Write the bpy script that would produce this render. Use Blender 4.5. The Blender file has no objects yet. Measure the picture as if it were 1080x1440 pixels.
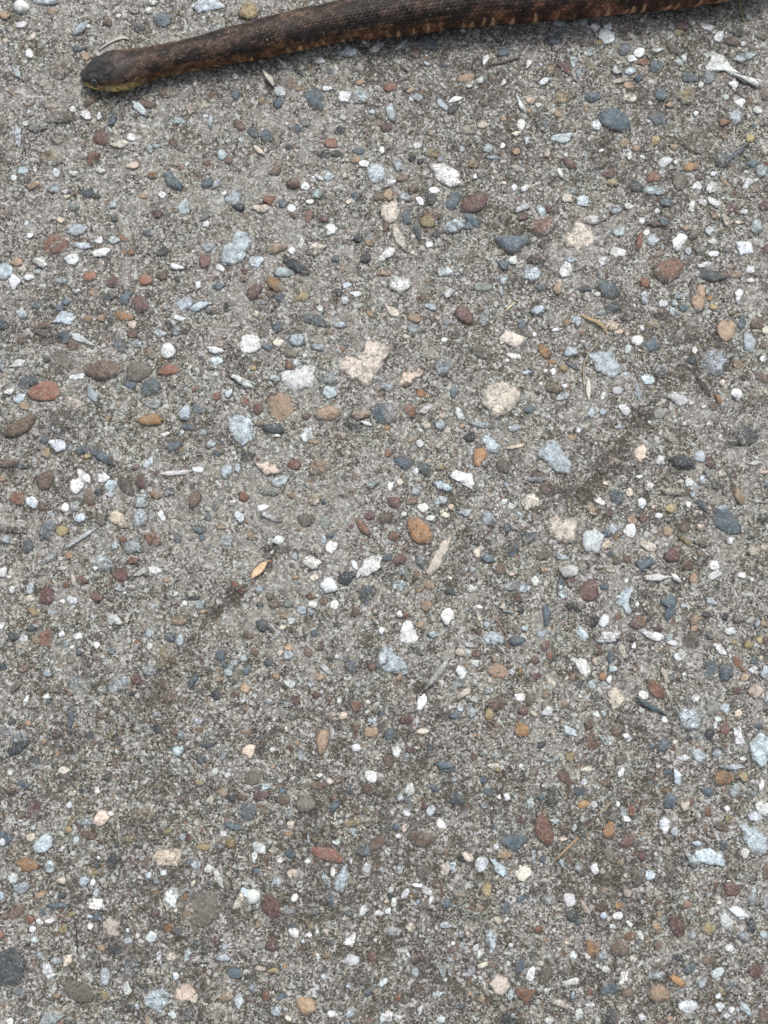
import bpy, math
import numpy as np

# ------------------------------------------------------------------ camera, sky, sun, exposure
scene = bpy.context.scene
COL = scene.collection
CAM_H, TILT, VFOV = 0.50, math.radians(5.0), math.radians(62.0)
cam_data = bpy.data.cameras.new("camera")
cam_data.sensor_fit = 'VERTICAL'; cam_data.angle_y = VFOV if hasattr(cam_data, 'angle_y') else VFOV
cam_data.sensor_height = 24.0; cam_data.lens = 12.0 / math.tan(VFOV / 2)
cam_data.clip_start = 0.01; cam_data.clip_end = 200.0
cam = bpy.data.objects.new("camera", cam_data)
cam.location = (0, 0, CAM_H); cam.rotation_euler = (TILT, 0, 0)
COL.objects.link(cam); scene.camera = cam

SUN_EL, SUN_AZ = math.radians(58), math.radians(15)      # azimuth measured from +Y towards +X
world = bpy.data.worlds.new("World"); scene.world = world; world.use_nodes = True
wn = world.node_tree.nodes; wl = world.node_tree.links
wn.clear()
wo = wn.new('ShaderNodeOutputWorld'); wb = wn.new('ShaderNodeBackground'); sk = wn.new('ShaderNodeTexSky')
sk.sky_type = 'NISHITA'; sk.sun_disc = False; sk.sun_elevation = SUN_EL; sk.sun_rotation = SUN_AZ
sk.dust_density = 6.0; sk.air_density = 1.4; sk.ozone_density = 1.0
hs = wn.new('ShaderNodeHueSaturation'); hs.inputs['Saturation'].default_value = 0.40   # an overcast, nearly white sky
wl.new(sk.outputs['Color'], hs.inputs['Color']); wl.new(hs.outputs['Color'], wb.inputs['Color'])
wb.inputs['Strength'].default_value = 0.13
wl.new(wb.outputs['Background'], wo.inputs['Surface'])
sd = bpy.data.lights.new("sun", 'SUN'); sd.energy = 1.2; sd.angle = math.radians(14); sd.color = (1.0, .982, .95)
sun = bpy.data.objects.new("sun", sd); COL.objects.link(sun)
sun.rotation_euler = (math.pi / 2 - SUN_EL, 0, math.pi - SUN_AZ + math.pi * 0)
from mathutils import Vector
_d = Vector((math.sin(SUN_AZ) * math.cos(SUN_EL), math.cos(SUN_AZ) * math.cos(SUN_EL), math.sin(SUN_EL)))
sun.rotation_euler = _d.to_track_quat('Z', 'Y').to_euler(); sun.location = _d * 3
scene.view_settings.view_transform = 'Standard'; scene.view_settings.look = 'None'
scene.view_settings.gamma = 1.0; scene.view_settings.use_curve_mapping = False
scene.view_settings.exposure = 0.27
scene.render.resolution_x = 768; scene.render.resolution_y = 1024

# ------------------------------------------------------------------ helpers
FPX = 720.0 / math.tan(VFOV / 2)
CT, ST = math.cos(TILT), math.sin(TILT)
CAMP = np.array([0.0, 0.0, CAM_H])
def ray(px, py):
    """direction through a photo pixel (1080 x 1440)"""
    x = (px - 540.0) / FPX; y = -(py - 720.0) / FPX
    d = np.array([x, y * CT + ST, y * ST - CT]); return d / np.linalg.norm(d)
def ground(px, py, z=0.0):
    """point of the pavement seen at a photo pixel"""
    d = ray(px, py); t = (z - CAM_H) / d[2]
    return (CAMP + d * t)
def ground_xy(p):
    p = np.asarray(p, float); x = (p[..., 0] - 540.0) / FPX; y = -(p[..., 1] - 720.0) / FPX
    dz = y * ST - CT; t = -CAM_H / dz
    return np.stack([x * t, (y * CT + ST) * t], -1)

def hash2(ix, iy, seed):
    h = (ix.astype(np.int64) * 374761393 + iy.astype(np.int64) * 668265263 + seed * 1442695041) & 0xFFFFFFFF
    h = ((h ^ (h >> 13)) * 1274126177) & 0xFFFFFFFF
    return ((h ^ (h >> 16)) & 0xFFFFFF) / float(0xFFFFFF)
def vnoise(x, y, seed=0):
    ix = np.floor(x); iy = np.floor(y); fx = x - ix; fy = y - iy
    fx = fx * fx * (3 - 2 * fx); fy = fy * fy * (3 - 2 * fy)
    a = hash2(ix, iy, seed); b = hash2(ix + 1, iy, seed); c = hash2(ix, iy + 1, seed); d = hash2(ix + 1, iy + 1, seed)
    return (a * (1 - fx) + b * fx) * (1 - fy) + (c * (1 - fx) + d * fx) * fy
def fbm(x, y, seed=0, oct=3):
    s = 0; a = 1.0; n = 0
    for o in range(oct):
        s = s + a * vnoise(x * 2 ** o + o * 17.3, y * 2 ** o - o * 9.1, seed + o); n += a; a *= .5
    return s / n
def seg_dist(x, y, pts):
    """distance to a polyline"""
    best = np.full(np.shape(x), 1e9)
    for (ax, ay), (bx, by) in zip(pts[:-1], pts[1:]):
        vx, vy = bx - ax, by - ay; L = vx * vx + vy * vy + 1e-12
        t = np.clip(((x - ax) * vx + (y - ay) * vy) / L, 0, 1)
        best = np.minimum(best, np.hypot(x - ax - t * vx, y - ay - t * vy))
    return best

# worn grooves that have collected dirt; last entry paints the curled flake's shadow (photo pixels, half width in metres, strength)
GROOVES = [([(386, 770), (372, 800), (350, 822), (325, 842), (304, 862)], .0036, 2.0),
           ([(300, 865), (270, 900), (240, 935), (215, 985)], .0055, .75),
           ([(905, 590), (880, 620), (855, 652), (830, 685), (804, 716)], .0045, 1.1),
           ([(1010, 470), (985, 505), (950, 530), (925, 560), (905, 590)], .0050, .8),
           ([(715, 880), (690, 905), (650, 930), (600, 965)], .0045, .35),
           ([(868, 1015), (888, 1012), (900, 1028)], .0042, 1.0),
           ([(700, 830), (712, 850), (705, 880)], .005, .6),
           ([(20, 480), (60, 478), (105, 486)], .004, .5),
           ([(590, 950), (600, 930), (592, 975)], .005, .5),
           ([(805, 1175), (830, 1150), (870, 1118), (900, 1095)], .007, .55),
           ([(270, 190), (292, 206), (280, 222)], .006, .5),
           ([(376, 105), (383, 122)], .003, .9)]
GROOVES = [([tuple(ground(*p)[:2]) for p in pts], w, s) for pts, w, s in GROOVES]
# blotches where dirt and moss film darkens the cement, or where laitance leaves it paler; wide ones near the bottom also paint in lens darkening
BLOTS = [((855, 210), .055, .5), ((985, 70), .030, .6), ((950, 480), .035, .45), ((880, 640), .032, .5), ((955, 580), .03, .35),
         ((690, 230), .035, .35), ((600, 60), .06, .45), ((210, 1010), .04, .2), ((80, 1080), .05, .12), ((560, 1170), .10, .28),
         ((250, 1250), .10, .22), ((850, 1190), .045, .45), ((700, 1340), .09, .35), ((100, 1340), .07, .35), ((980, 1300), .08, .30),
         ((740, 340), .022, .4), ((560, 490), .014, .7), ((580, 1030), .05, .3), ((300, 800), .018, .3), ((60, 480), .03, .3), ((500, 1420), .1, .4),
         ((330, 790), .045, -.65), ((480, 680), .040, -.45), ((850, 545), .030, -.55), ((880, 60), .02, -.25), ((830, 330), .022, -.6),
         ((360, 640), .03, -.3), ((240, 290), .05, -.35), ((430, 420), .06, -.35), ((620, 560), .04, -.25), ((1010, 620), .035, -.5),
         ((790, 1020), .02, -.6), ((400, 970), .05, -.2), ((870, 1040), .02, -.55), ((450, 180), .06, -.30), ((80, 60), .05, -.25), ((640, 1090), .05, -.2),
         ((410, 1340), .02, -.4), ((930, 400), .04, -.2), ((90, 200), .03, -.3), ((430, 800), .05, -.25)]
BLOTS = [(tuple(ground(*p)[:2]), r, s) for p, r, s in BLOTS]
def surface(x, y):
    """height of the cement skin and how dirty or painted dark it is"""
    h = (fbm(x / .045, y / .045, 1, 2) - .5) * .0016
    h = h + (fbm(x / .0075, y / .0075, 5, 2) - .5) * .0012
    fine = vnoise(x / .0026, y / .0026, 9) - .5
    h = h + fine * .0006 + (vnoise(x / .0015, y / .0015, 14) - .5) * .00035
    dirt = (fbm(x / .022, y / .022, 31, 4) - .5) * .9 - .04
    wob = .004 * (fbm(x / .006, y / .006, 44, 3) - .5) * 2
    for pts, w, s in GROOVES:
        g = np.exp(-(np.maximum(seg_dist(x, y, pts) + wob, 0) / w) ** 2) * s
        h = h - g * .0011; dirt = dirt + g * .75
    for (cx, cy), r, s in BLOTS:
        d = np.hypot(x - cx, y - cy) + wob * 3
        dirt = dirt + s * .55 * np.exp(-(d / r) ** 2)
    return h, dirt

def mesh_obj(name, verts, faces, mat, parent=None, smooth=True, col=None, floats=None, mats=None, midx=None):
    me = bpy.data.meshes.new(name)
    verts = np.asarray(verts, np.float32)
    if isinstance(faces, np.ndarray):
        n, k = faces.shape
        me.vertices.add(len(verts)); me.vertices.foreach_set('co', verts.ravel())
        me.loops.add(n * k); me.loops.foreach_set('vertex_index', faces.astype(np.int32).ravel())
        me.polygons.add(n)
        me.polygons.foreach_set('loop_start', np.arange(0, n * k, k, dtype=np.int32))
        me.polygons.foreach_set('loop_total', np.full(n, k, np.int32))
        me.update(calc_edges=True)
    else:
        me.from_pydata([tuple(map(float, v)) for v in verts], [], faces); me.update()
    if smooth: me.polygons.foreach_set('use_smooth', np.ones(len(me.polygons), bool))
    if col is not None:
        c = np.asarray(col, np.float32)
        if c.ndim == 1: c = np.tile(c, (len(verts), 1))
        if c.shape[1] == 3: c = np.hstack([c, np.ones((len(c), 1), np.float32)])
        a = me.color_attributes.new('tint', 'FLOAT_COLOR', 'POINT'); a.data.foreach_set('color', c.ravel())
    for k, v in (floats or {}).items():
        a = me.attributes.new(k, 'FLOAT', 'POINT')
        a.data.foreach_set('value', np.broadcast_to(np.asarray(v, np.float32), (len(verts),)).copy())
    for m in (mats or [mat]): me.materials.append(m)
    if midx is not None: me.polygons.foreach_set('material_index', np.asarray(midx, np.int32))
    o = bpy.data.objects.new(name, me); COL.objects.link(o)
    if parent: o.parent = parent
    return o
def tag(o, label=None, cat=None, group=None, kind=None):
    if label: o['label'] = label
    if cat: o['category'] = cat
    if group: o['group'] = group
    if kind: o['kind'] = kind
    return o

# ------------------------------------------------------------------ materials
class NT:
    def __init__(s, name):
        s.m = bpy.data.materials.new(name); s.m.use_nodes = True; s.t = s.m.node_tree; s.t.nodes.clear()
        s.out = s.t.nodes.new('ShaderNodeOutputMaterial'); s.b = s.t.nodes.new('ShaderNodeBsdfPrincipled')
        s.t.links.new(s.b.outputs['BSDF'], s.out.inputs['Surface'])
    def n(s, typ, ins=None, **kw):
        nd = s.t.nodes.new('ShaderNode' + typ)
        for k, v in kw.items(): setattr(nd, k, v)
        for k, v in (ins or {}).items(): s.set(nd.inputs[k], v)
        return nd
    def set(s, inp, v):
        if isinstance(v, bpy.types.NodeSocket): s.t.links.new(v, inp)
        else: inp.default_value = v
    def math(s, op, a, b=0.0, clamp=False):
        nd = s.n('Math', operation=op, use_clamp=clamp); s.set(nd.inputs[0], a); s.set(nd.inputs[1], b); return nd.outputs[0]
    def ramp(s, fac, stops, interp='LINEAR'):
        nd = s.n('ValToRGB', {'Fac': fac}); r = nd.color_ramp; r.interpolation = interp
        while len(r.elements) < len(stops): r.elements.new(0.5)
        for e, (p, c) in zip(r.elements, stops): e.position = p; e.color = (c[0], c[1], c[2], 1)
        return nd.outputs['Color']
    def mix(s, fac, a, b, blend='MIX'):
        nd = s.n('Mix', data_type='RGBA', blend_type=blend)
        s.set(nd.inputs[0], fac); s.set(nd.inputs[6], a); s.set(nd.inputs[7], b); return nd.outputs[2]
    def noise(s, vec, scale, detail=2, rough=.5):
        return s.n('TexNoise', {'Vector': vec, 'Scale': scale, 'Detail': detail, 'Roughness': rough})
    def range(s, v, a, b, c, d):
        nd = s.n('MapRange', {'Value': v, 'From Min': a, 'From Max': b, 'To Min': c, 'To Max': d}); return nd.outputs[0]

def cement_nodes(N, vec, dirt):
    """sandy cement skin: returns (colour, height)"""
    nz = N.noise(vec, 700, 3, .6)
    wv = N.n('VectorMath', {0: nz.outputs['Color'], 1: (.5, .5, .5)}, operation='SUBTRACT')
    ws = N.n('VectorMath', {0: wv.outputs[0], 'Scale': .0022}, operation='SCALE')
    vv = N.n('VectorMath', {0: vec, 1: ws.outputs[0]}, operation='ADD').outputs[0]
    v1 = N.n('TexVoronoi', {'Vector': vv, 'Scale': 1350.0, 'Randomness': 1.0})
    sep = N.n('SeparateColor', {'Color': v1.outputs['Color']})
    stops = [(0, (.018, .016, .013)), (.22, (.050, .046, .038)), (.44, (.125, .119, .103)), (.64, (.235, .227, .202)),
             (.84, (.385, .378, .350)), (.95, (.54, .54, .51)), (1, (.72, .73, .71))]
    g1 = N.ramp(sep.outputs[0], stops)
    v2 = N.n('TexVoronoi', {'Vector': vv, 'Scale': 620.0, 'Randomness': 1.0})
    sep2 = N.n('SeparateColor', {'Color': v2.outputs['Color']})
    g2 = N.ramp(sep2.outputs[1], [(0, (.60, .62, .62)), (.30, (.48, .47, .42)), (.42, (.34, .37, .39)), (.54, (.11, .12, .13)), (.66, (.07, .06, .055)),
                                  (.76, (.22, .14, .10)), (.84, (.17, .115, .09)), (.90, (.13, .08, .07)), (.95, (.29, .22, .14))], 'CONSTANT')
    pick = N.math('GREATER_THAN', sep2.outputs[0], .78)
    c = N.mix(N.math('MULTIPLY', pick, .80), g1, g2)
    c = N.mix(.09, c, (.185, .175, .155, 1))
    # small smears of bare paste and packed grit, with fairly sharp edges
    pst = N.noise(vec, 170, 6, .72).outputs['Fac']
    c = N.mix(N.range(pst, .55, .62, 0, .42), c, (.43, .413, .375, 1))
    c = N.mix(N.range(pst, .43, .37, 0, .50), c, (.070, .055, .040, 1))
    hue = N.noise(vec, 34, 3, .6).outputs['Color']
    c = N.mix(.07, c, N.mix(1.0, c, N.n('VectorMath', {0: hue, 'Scale': 2.0}, operation='SCALE').outputs[0], 'MULTIPLY'))
    big = N.noise(vec, 13, 4, .6).outputs['Fac']
    med = N.noise(vec, 62, 3, .6).outputs['Fac']
    sml = N.noise(vec, 260, 3, .65).outputs['Fac']
    k = N.math('ADD', N.range(big, .35, .65, -.12, .12), N.range(med, .35, .65, -.33, .33))
    k = N.math('ADD', k, N.range(sml, .35, .65, -.34, .34))
    k = N.math('SUBTRACT', k, N.math('MULTIPLY', dirt, .72))
    # dirt film and painted shade: mixes the sandy colour towards dark brown grey, laitance towards pale grey
    dk = N.math('MULTIPLY', k, -1.0, True)
    lt = N.math('MULTIPLY', k, .85, True)
    c = N.mix(N.math('MINIMUM', dk, .74), c, (.052, .044, .034, 1))
    c = N.mix(N.math('MINIMUM', lt, .44), c, (.375, .365, .338, 1))
    h = N.math('ADD', N.math('MULTIPLY', v1.outputs['Distance'], -.40), N.math('MULTIPLY', sep.outputs[0], .45))
    h = N.math('ADD', h, N.math('MULTIPLY', N.noise(vec, 380, 4, .65).outputs['Fac'], 1.9))
    h = N.math('ADD', h, N.math('MULTIPLY', pst, 1.6))
    return c, h

def make_ground_mat():
    N = NT('cement'); geo = N.n('NewGeometry'); vec = geo.outputs['Position']
    at = N.n('Attribute', attribute_name='dirt'); dirt = at.outputs['Fac']
    c, h = cement_nodes(N, vec, dirt)
    # beyond the modelled pebbles the aggregate is carried by the material
    v3 = N.n('TexVoronoi', {'Vector': vec, 'Scale': 95.0}); s3 = N.n('SeparateColor', {'Color': v3.outputs['Color']})
    inside = N.math('LESS_THAN', v3.outputs['Distance'], N.math('MULTIPLY', s3.outputs[2], .42))
    far = N.n('Attribute', attribute_name='far')
    pc = N.ramp(s3.outputs[0], [(0, (.6, .62, .62)), (.3, (.33, .37, .41)), (.5, (.09, .11, .13)), (.65, (.24, .13, .09)), (.8, (.14, .075, .065)), (.9, (.5, .42, .32))], 'CONSTANT')
    c = N.mix(N.math('MULTIPLY', inside, far.outputs['Fac']), c, pc)
    N.set(N.b.inputs['Base Color'], c); N.b.inputs['Roughness'].default_value = .88
    N.b.inputs['Specular IOR Level'].default_value = .3
    bp = N.n('Bump', {'Height': h, 'Strength': .85, 'Distance': .00055}); N.set(N.b.inputs['Normal'], bp.outputs[0])
    return N.m

def make_stone_mat():
    N = NT('stone'); geo = N.n('NewGeometry'); vec = geo.outputs['Position']
    col = N.n('Attribute', attribute_name='tint').outputs['Color']
    edge = N.n('Attribute', attribute_name='edge').outputs['Fac']      # 1 at the rim, 0 in the middle
    film = N.n('Attribute', attribute_name='film').outputs['Fac']      # how much cement still clings to it
    pit = N.n('Attribute', attribute_name='pit').outputs['Fac']        # porous limestone and chalk
    haze = N.n('Attribute', attribute_name='cloud').outputs['Fac']     # cloudy veins in quartz and slate
    n1 = N.noise(vec, 260, 4, .65).outputs['Fac']; n2 = N.noise(vec, 1300, 3, .6).outputs['Fac']; n3 = N.noise(vec, 600, 3, .6).outputs['Fac']
    v = N.math('ADD', N.range(n1, .3, .7, -.5, .5), N.range(n2, .3, .7, -.35, .35))
    gain = N.math('ADD', 1.0, N.math('MULTIPLY', v, N.math('ADD', .56, N.math('MULTIPLY', haze, .55))))
    c = N.n('VectorMath', {0: col, 'Scale': gain}, operation='SCALE').outputs[0]
    # pits coloured darker than the face
    pm = N.math('MULTIPLY', N.range(n3, .34, .44, 1, 0), pit)
    c = N.mix(N.math('MULTIPLY', pm, .75), c, (.10, .08, .06, 1))
    # dust lying over part of the face, and a dark seam painted in for gap shade and joint dirt
    dust = N.range(N.noise(vec, 190, 4, .65).outputs['Fac'], .46, .66, 0, .30)
    c = N.mix(dust, c, (.215, .200, .172, 1))
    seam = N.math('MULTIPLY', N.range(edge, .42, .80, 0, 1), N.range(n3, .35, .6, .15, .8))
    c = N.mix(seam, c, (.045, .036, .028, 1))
    # mineral specks
    vs = N.n('TexVoronoi', {'Vector': vec, 'Scale': 1500.0}); ss = N.n('SeparateColor', {'Color': vs.outputs['Color']})
    c = N.mix(N.math('MULTIPLY', N.math('GREATER_THAN', ss.outputs[0], .90), .35), c, (.42, .41, .38, 1))
    c = N.mix(N.math('MULTIPLY', N.math('LESS_THAN', ss.outputs[0], .10), .40), c, (.06, .05, .045, 1))
    cc, ch = cement_nodes(N, vec, 0.1)
    r1 = N.range(N.noise(vec, 280, 6, .75).outputs['Fac'], .34, .66, 0, 1)
    r2 = N.range(n2, .36, .64, 0, 1)
    rag = N.math('ADD', N.math('MULTIPLY', r1, .68), N.math('MULTIPLY', r2, .32))
    lim = N.math('ADD', N.math('MULTIPLY', N.math('POWER', edge, 1.5), .70), N.math('MULTIPLY', film, .66))
    m = N.range(N.math('SUBTRACT', lim, rag), -.20, .12, 0, 1)
    c = N.mix(N.math('MULTIPLY', m, .90), c, cc)
    N.set(N.b.inputs['Base Color'], c)
    N.set(N.b.inputs['Roughness'], N.math('ADD', N.range(n3, .3, .7, .50, .72), N.math('MULTIPLY', m, .2)))
    N.b.inputs['Specular IOR Level'].default_value = .38
    hh = N.math('ADD', N.math('MULTIPLY', n3, N.math('ADD', .5, N.math('MULTIPLY', pit, 1.6))), N.math('MULTIPLY', n2, .35))
    hh = N.math('ADD', hh, N.math('MULTIPLY', N.math('MULTIPLY', ch, m), .8))
    bp = N.n('Bump', {'Height': hh, 'Strength': .7, 'Distance': .0005}); N.set(N.b.inputs['Normal'], bp.outputs[0])
    return N.m

def tint_mat(name, rough=.6, spec=.4, bump=.4, scale=900, dist=.0003, var=.35, coat=0.0, wet=False):
    N = NT(name); vec = N.n('NewGeometry').outputs['Position']
    col = N.n('Attribute', attribute_name='tint').outputs['Color']
    nz = N.noise(vec, scale, 4, .6).outputs['Fac']
    c = N.n('VectorMath', {0: col, 'Scale': N.range(nz, .25, .75, 1 - var, 1 + var)}, operation='SCALE').outputs[0]
    N.set(N.b.inputs['Base Color'], c); N.b.inputs['Roughness'].default_value = rough
    N.b.inputs['Specular IOR Level'].default_value = spec
    if wet: N.set(N.b.inputs['Roughness'], N.math('SUBTRACT', rough, N.math('MULTIPLY', N.n('Attribute', attribute_name='gloss').outputs['Fac'], .17)))
    N.b.inputs['Coat Weight'].default_value = coat; N.b.inputs['Coat Roughness'].default_value = .25
    N.set(N.b.inputs['Normal'], N.n('Bump', {'Height': nz, 'Strength': bump, 'Distance': dist}).outputs[0])
    return N.m

CEMENT = make_ground_mat(); STONE = make_stone_mat()
SKIN = tint_mat('snake_skin', .50, .24, .8, 1900, .0003, .42, wet=True)
EYE = tint_mat('snake_eye', .10, .6, 0, 500, .0001, .1, coat=.6)
STRAW = tint_mat('dry_straw', .62, .35, .5, 1500, .0002, .35)
WOOD = tint_mat('dry_twig', .8, .25, .8, 1200, .0004, .45)

# ------------------------------------------------------------------ the pavement: one sheet to the horizon
def axis(lo, hi, step, far):
    a = list(np.arange(lo, hi + 1e-9, step)); s = step; v = a[-1]; up = []
    while v < far: s *= 1.22; v += s; up.append(v)
    s = step; v = a[0]; dn = []
    while v > -far: s *= 1.22; v -= s; dn.append(v)
    return np.array(dn[::-1] + a + up)
XMIN, XMAX = -.30, .30
ylo = ground(540, 1440)[1] - .03; yhi = ground(540, 0)[1] + .05
gx = axis(XMIN, XMAX, .00125, 60.0); gy = axis(ylo, yhi, .00125, 60.0)
X, Y = np.meshgrid(gx, gy)
Hh, Dd = surface(X, Y)
rr = np.hypot(X, Y)
Hh = np.where(rr > 1.5, Hh * np.clip(2 - rr / 1.5, 0, 1), Hh)
farw = np.clip((np.maximum(np.abs(X) - .62, np.abs(Y - .07) - .66)) / .05, 0, 1)
nx, ny = len(gx), len(gy)
ii = np.arange(nx * ny).reshape(ny, nx)
F = np.stack([ii[:-1, :-1], ii[:-1, 1:], ii[1:, 1:], ii[1:, :-1]], -1).reshape(-1, 4)
pavement = mesh_obj('pavement', np.stack([X, Y, Hh], -1).reshape(-1, 3), F, CEMENT, floats={'dirt': Dd.ravel(), 'far': farw.ravel()})
tag(pavement, 'weathered grey concrete pavement with exposed pebbles and stone chips', kind='structure')

def height_at(x, y):
    """cement height read back from the built sheet"""
    i = np.clip(np.searchsorted(gx, x) - 1, 0, nx - 2); j = np.clip(np.searchsorted(gy, y) - 1, 0, ny - 2)
    u = (x - gx[i]) / (gx[i + 1] - gx[i]); v = (y - gy[j]) / (gy[j + 1] - gy[j])
    return (Hh[j, i] * (1 - u) + Hh[j, i + 1] * u) * (1 - v) + (Hh[j + 1, i] * (1 - u) + Hh[j + 1, i + 1] * u) * v

# ------------------------------------------------------------------ stones set in the cement
RNG = np.random.default_rng(7)
PAL = {'w': (.67, .70, .70), 'q': (.40, .470, .515), 'c': (.60, .55, .475), 'p': (.60, .505, .42), 't': (.325, .240, .170), 'o': (.30, .180, .092),
       'r': (.200, .105, .075), 'b': (.135, .098, .078), 'm': (.112, .064, .063), 'g': (.128, .120, .100), 's': (.080, .112, .138),
       'd': (.040, .050, .058), 'e': (.22, .25, .225), 'k': (.31, .255, .140)}
PIT = {'c': .9, 'p': .7, 'w': .35, 't': .45, 'o': .7, 'k': .8, 'r': .25, 'b': .3}
CLOUD = {'q': 1.0, 'w': .45, 's': .7, 'd': .4, 'e': .5}
def tint_of(c, sp=.16):
    base = np.array(PAL[c]); return np.clip(base * (1 + RNG.normal(0, sp)) * (1 + RNG.normal(0, .018 if sp > .1 else .006, 3)), .02, .78)

def outline(L, W, ang, ang_shape, n, rounded):
    """closed outline around the origin, in the units of L and W"""
    t = np.linspace(0, 2 * np.pi, n, endpoint=False)
    if ang_shape:
        k = RNG.integers(4, 8); ca = np.sort((np.arange(k) + RNG.uniform(-.32, .32, k)) / k * 2 * np.pi)
        cr = RNG.uniform(.82, 1.12, k); cx = np.cos(ca) * cr; cy = np.sin(ca) * cr
        P = []
        for th in t:      # point of the polygon in that direction
            best = 1.0; d = np.array([np.cos(th), np.sin(th)])
            for i in range(k):
                a = np.array([cx[i], cy[i]]); b = np.array([cx[(i + 1) % k], cy[(i + 1) % k]]) - a
                den = d[0] * b[1] - d[1] * b[0]
                if abs(den) < 1e-6: continue
                r = (a[0] * b[1] - a[1] * b[0]) / den; s = (a[0] * d[1] - a[1] * d[0]) / den
                if r > 0 and -1e-6 <= s <= 1 + 1e-6: best = r
            P.append(best)
        r = np.array(P) * 1.17; r *= 1 + RNG.normal(0, .07, n)
    else:
        a, b = RNG.uniform(0, 6.28, 2)
        r = 1 + .07 * np.cos(2 * t + a) + .07 * np.cos(3 * t + b) + RNG.normal(0, .018 if rounded else .075, n)
    x = np.cos(t) * r * L / 2; y = np.sin(t) * r * W / 2
    c, s = math.cos(ang), math.sin(ang)
    return np.stack([x * c - y * s, x * s + y * c], -1)

def area(p):
    r = np.roll(p, -1, 0); return abs((p[:, 0] * r[:, 1] - p[:, 1] * r[:, 0]).sum()) / 2

def stone_geo(poly, height, proud, facet=False):
    """poly: ground XY (n,2). Returns verts, faces, edge weights around the centroid"""
    n = len(poly); c = poly.mean(0); q = poly - c
    size = np.sqrt(max(abs(area(q)), 1e-9))
    h0 = height_at(poly[:, 0], poly[:, 1]); hc = height_at(c[:1], c[1:])[0]
    hm = .5 * h0.mean() + .5 * hc
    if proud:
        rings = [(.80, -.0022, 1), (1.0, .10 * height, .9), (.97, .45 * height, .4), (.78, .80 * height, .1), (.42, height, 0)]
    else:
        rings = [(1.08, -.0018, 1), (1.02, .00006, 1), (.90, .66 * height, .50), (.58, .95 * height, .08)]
    V = []; E = []
    tilt = RNG.normal(0, .035, 2)
    for s, z, e in rings:
        zz = h0 * .35 + hm * .65 if z > 0 else h0
        jit = RNG.normal(0, .10 * height, n) if z > 0 else 0
        xy = q * s
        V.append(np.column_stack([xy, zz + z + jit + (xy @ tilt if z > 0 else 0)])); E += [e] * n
    V.append([[0, 0, hm + (height if not proud else height * 1.06)]]); E.append(0)
    V = np.vstack(V); Fc = []
    m = len(rings)
    for r in range(m - 1):
        for i in range(n):
            j = (i + 1) % n; Fc.append((r * n + i, r * n + j, (r + 1) * n + j, (r + 1) * n + i))
    for i in range(n): Fc.append(((m - 1) * n + i, (m - 1) * n + (i + 1) % n, m * n))
    return V, Fc, np.array(E), c, size
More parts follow.
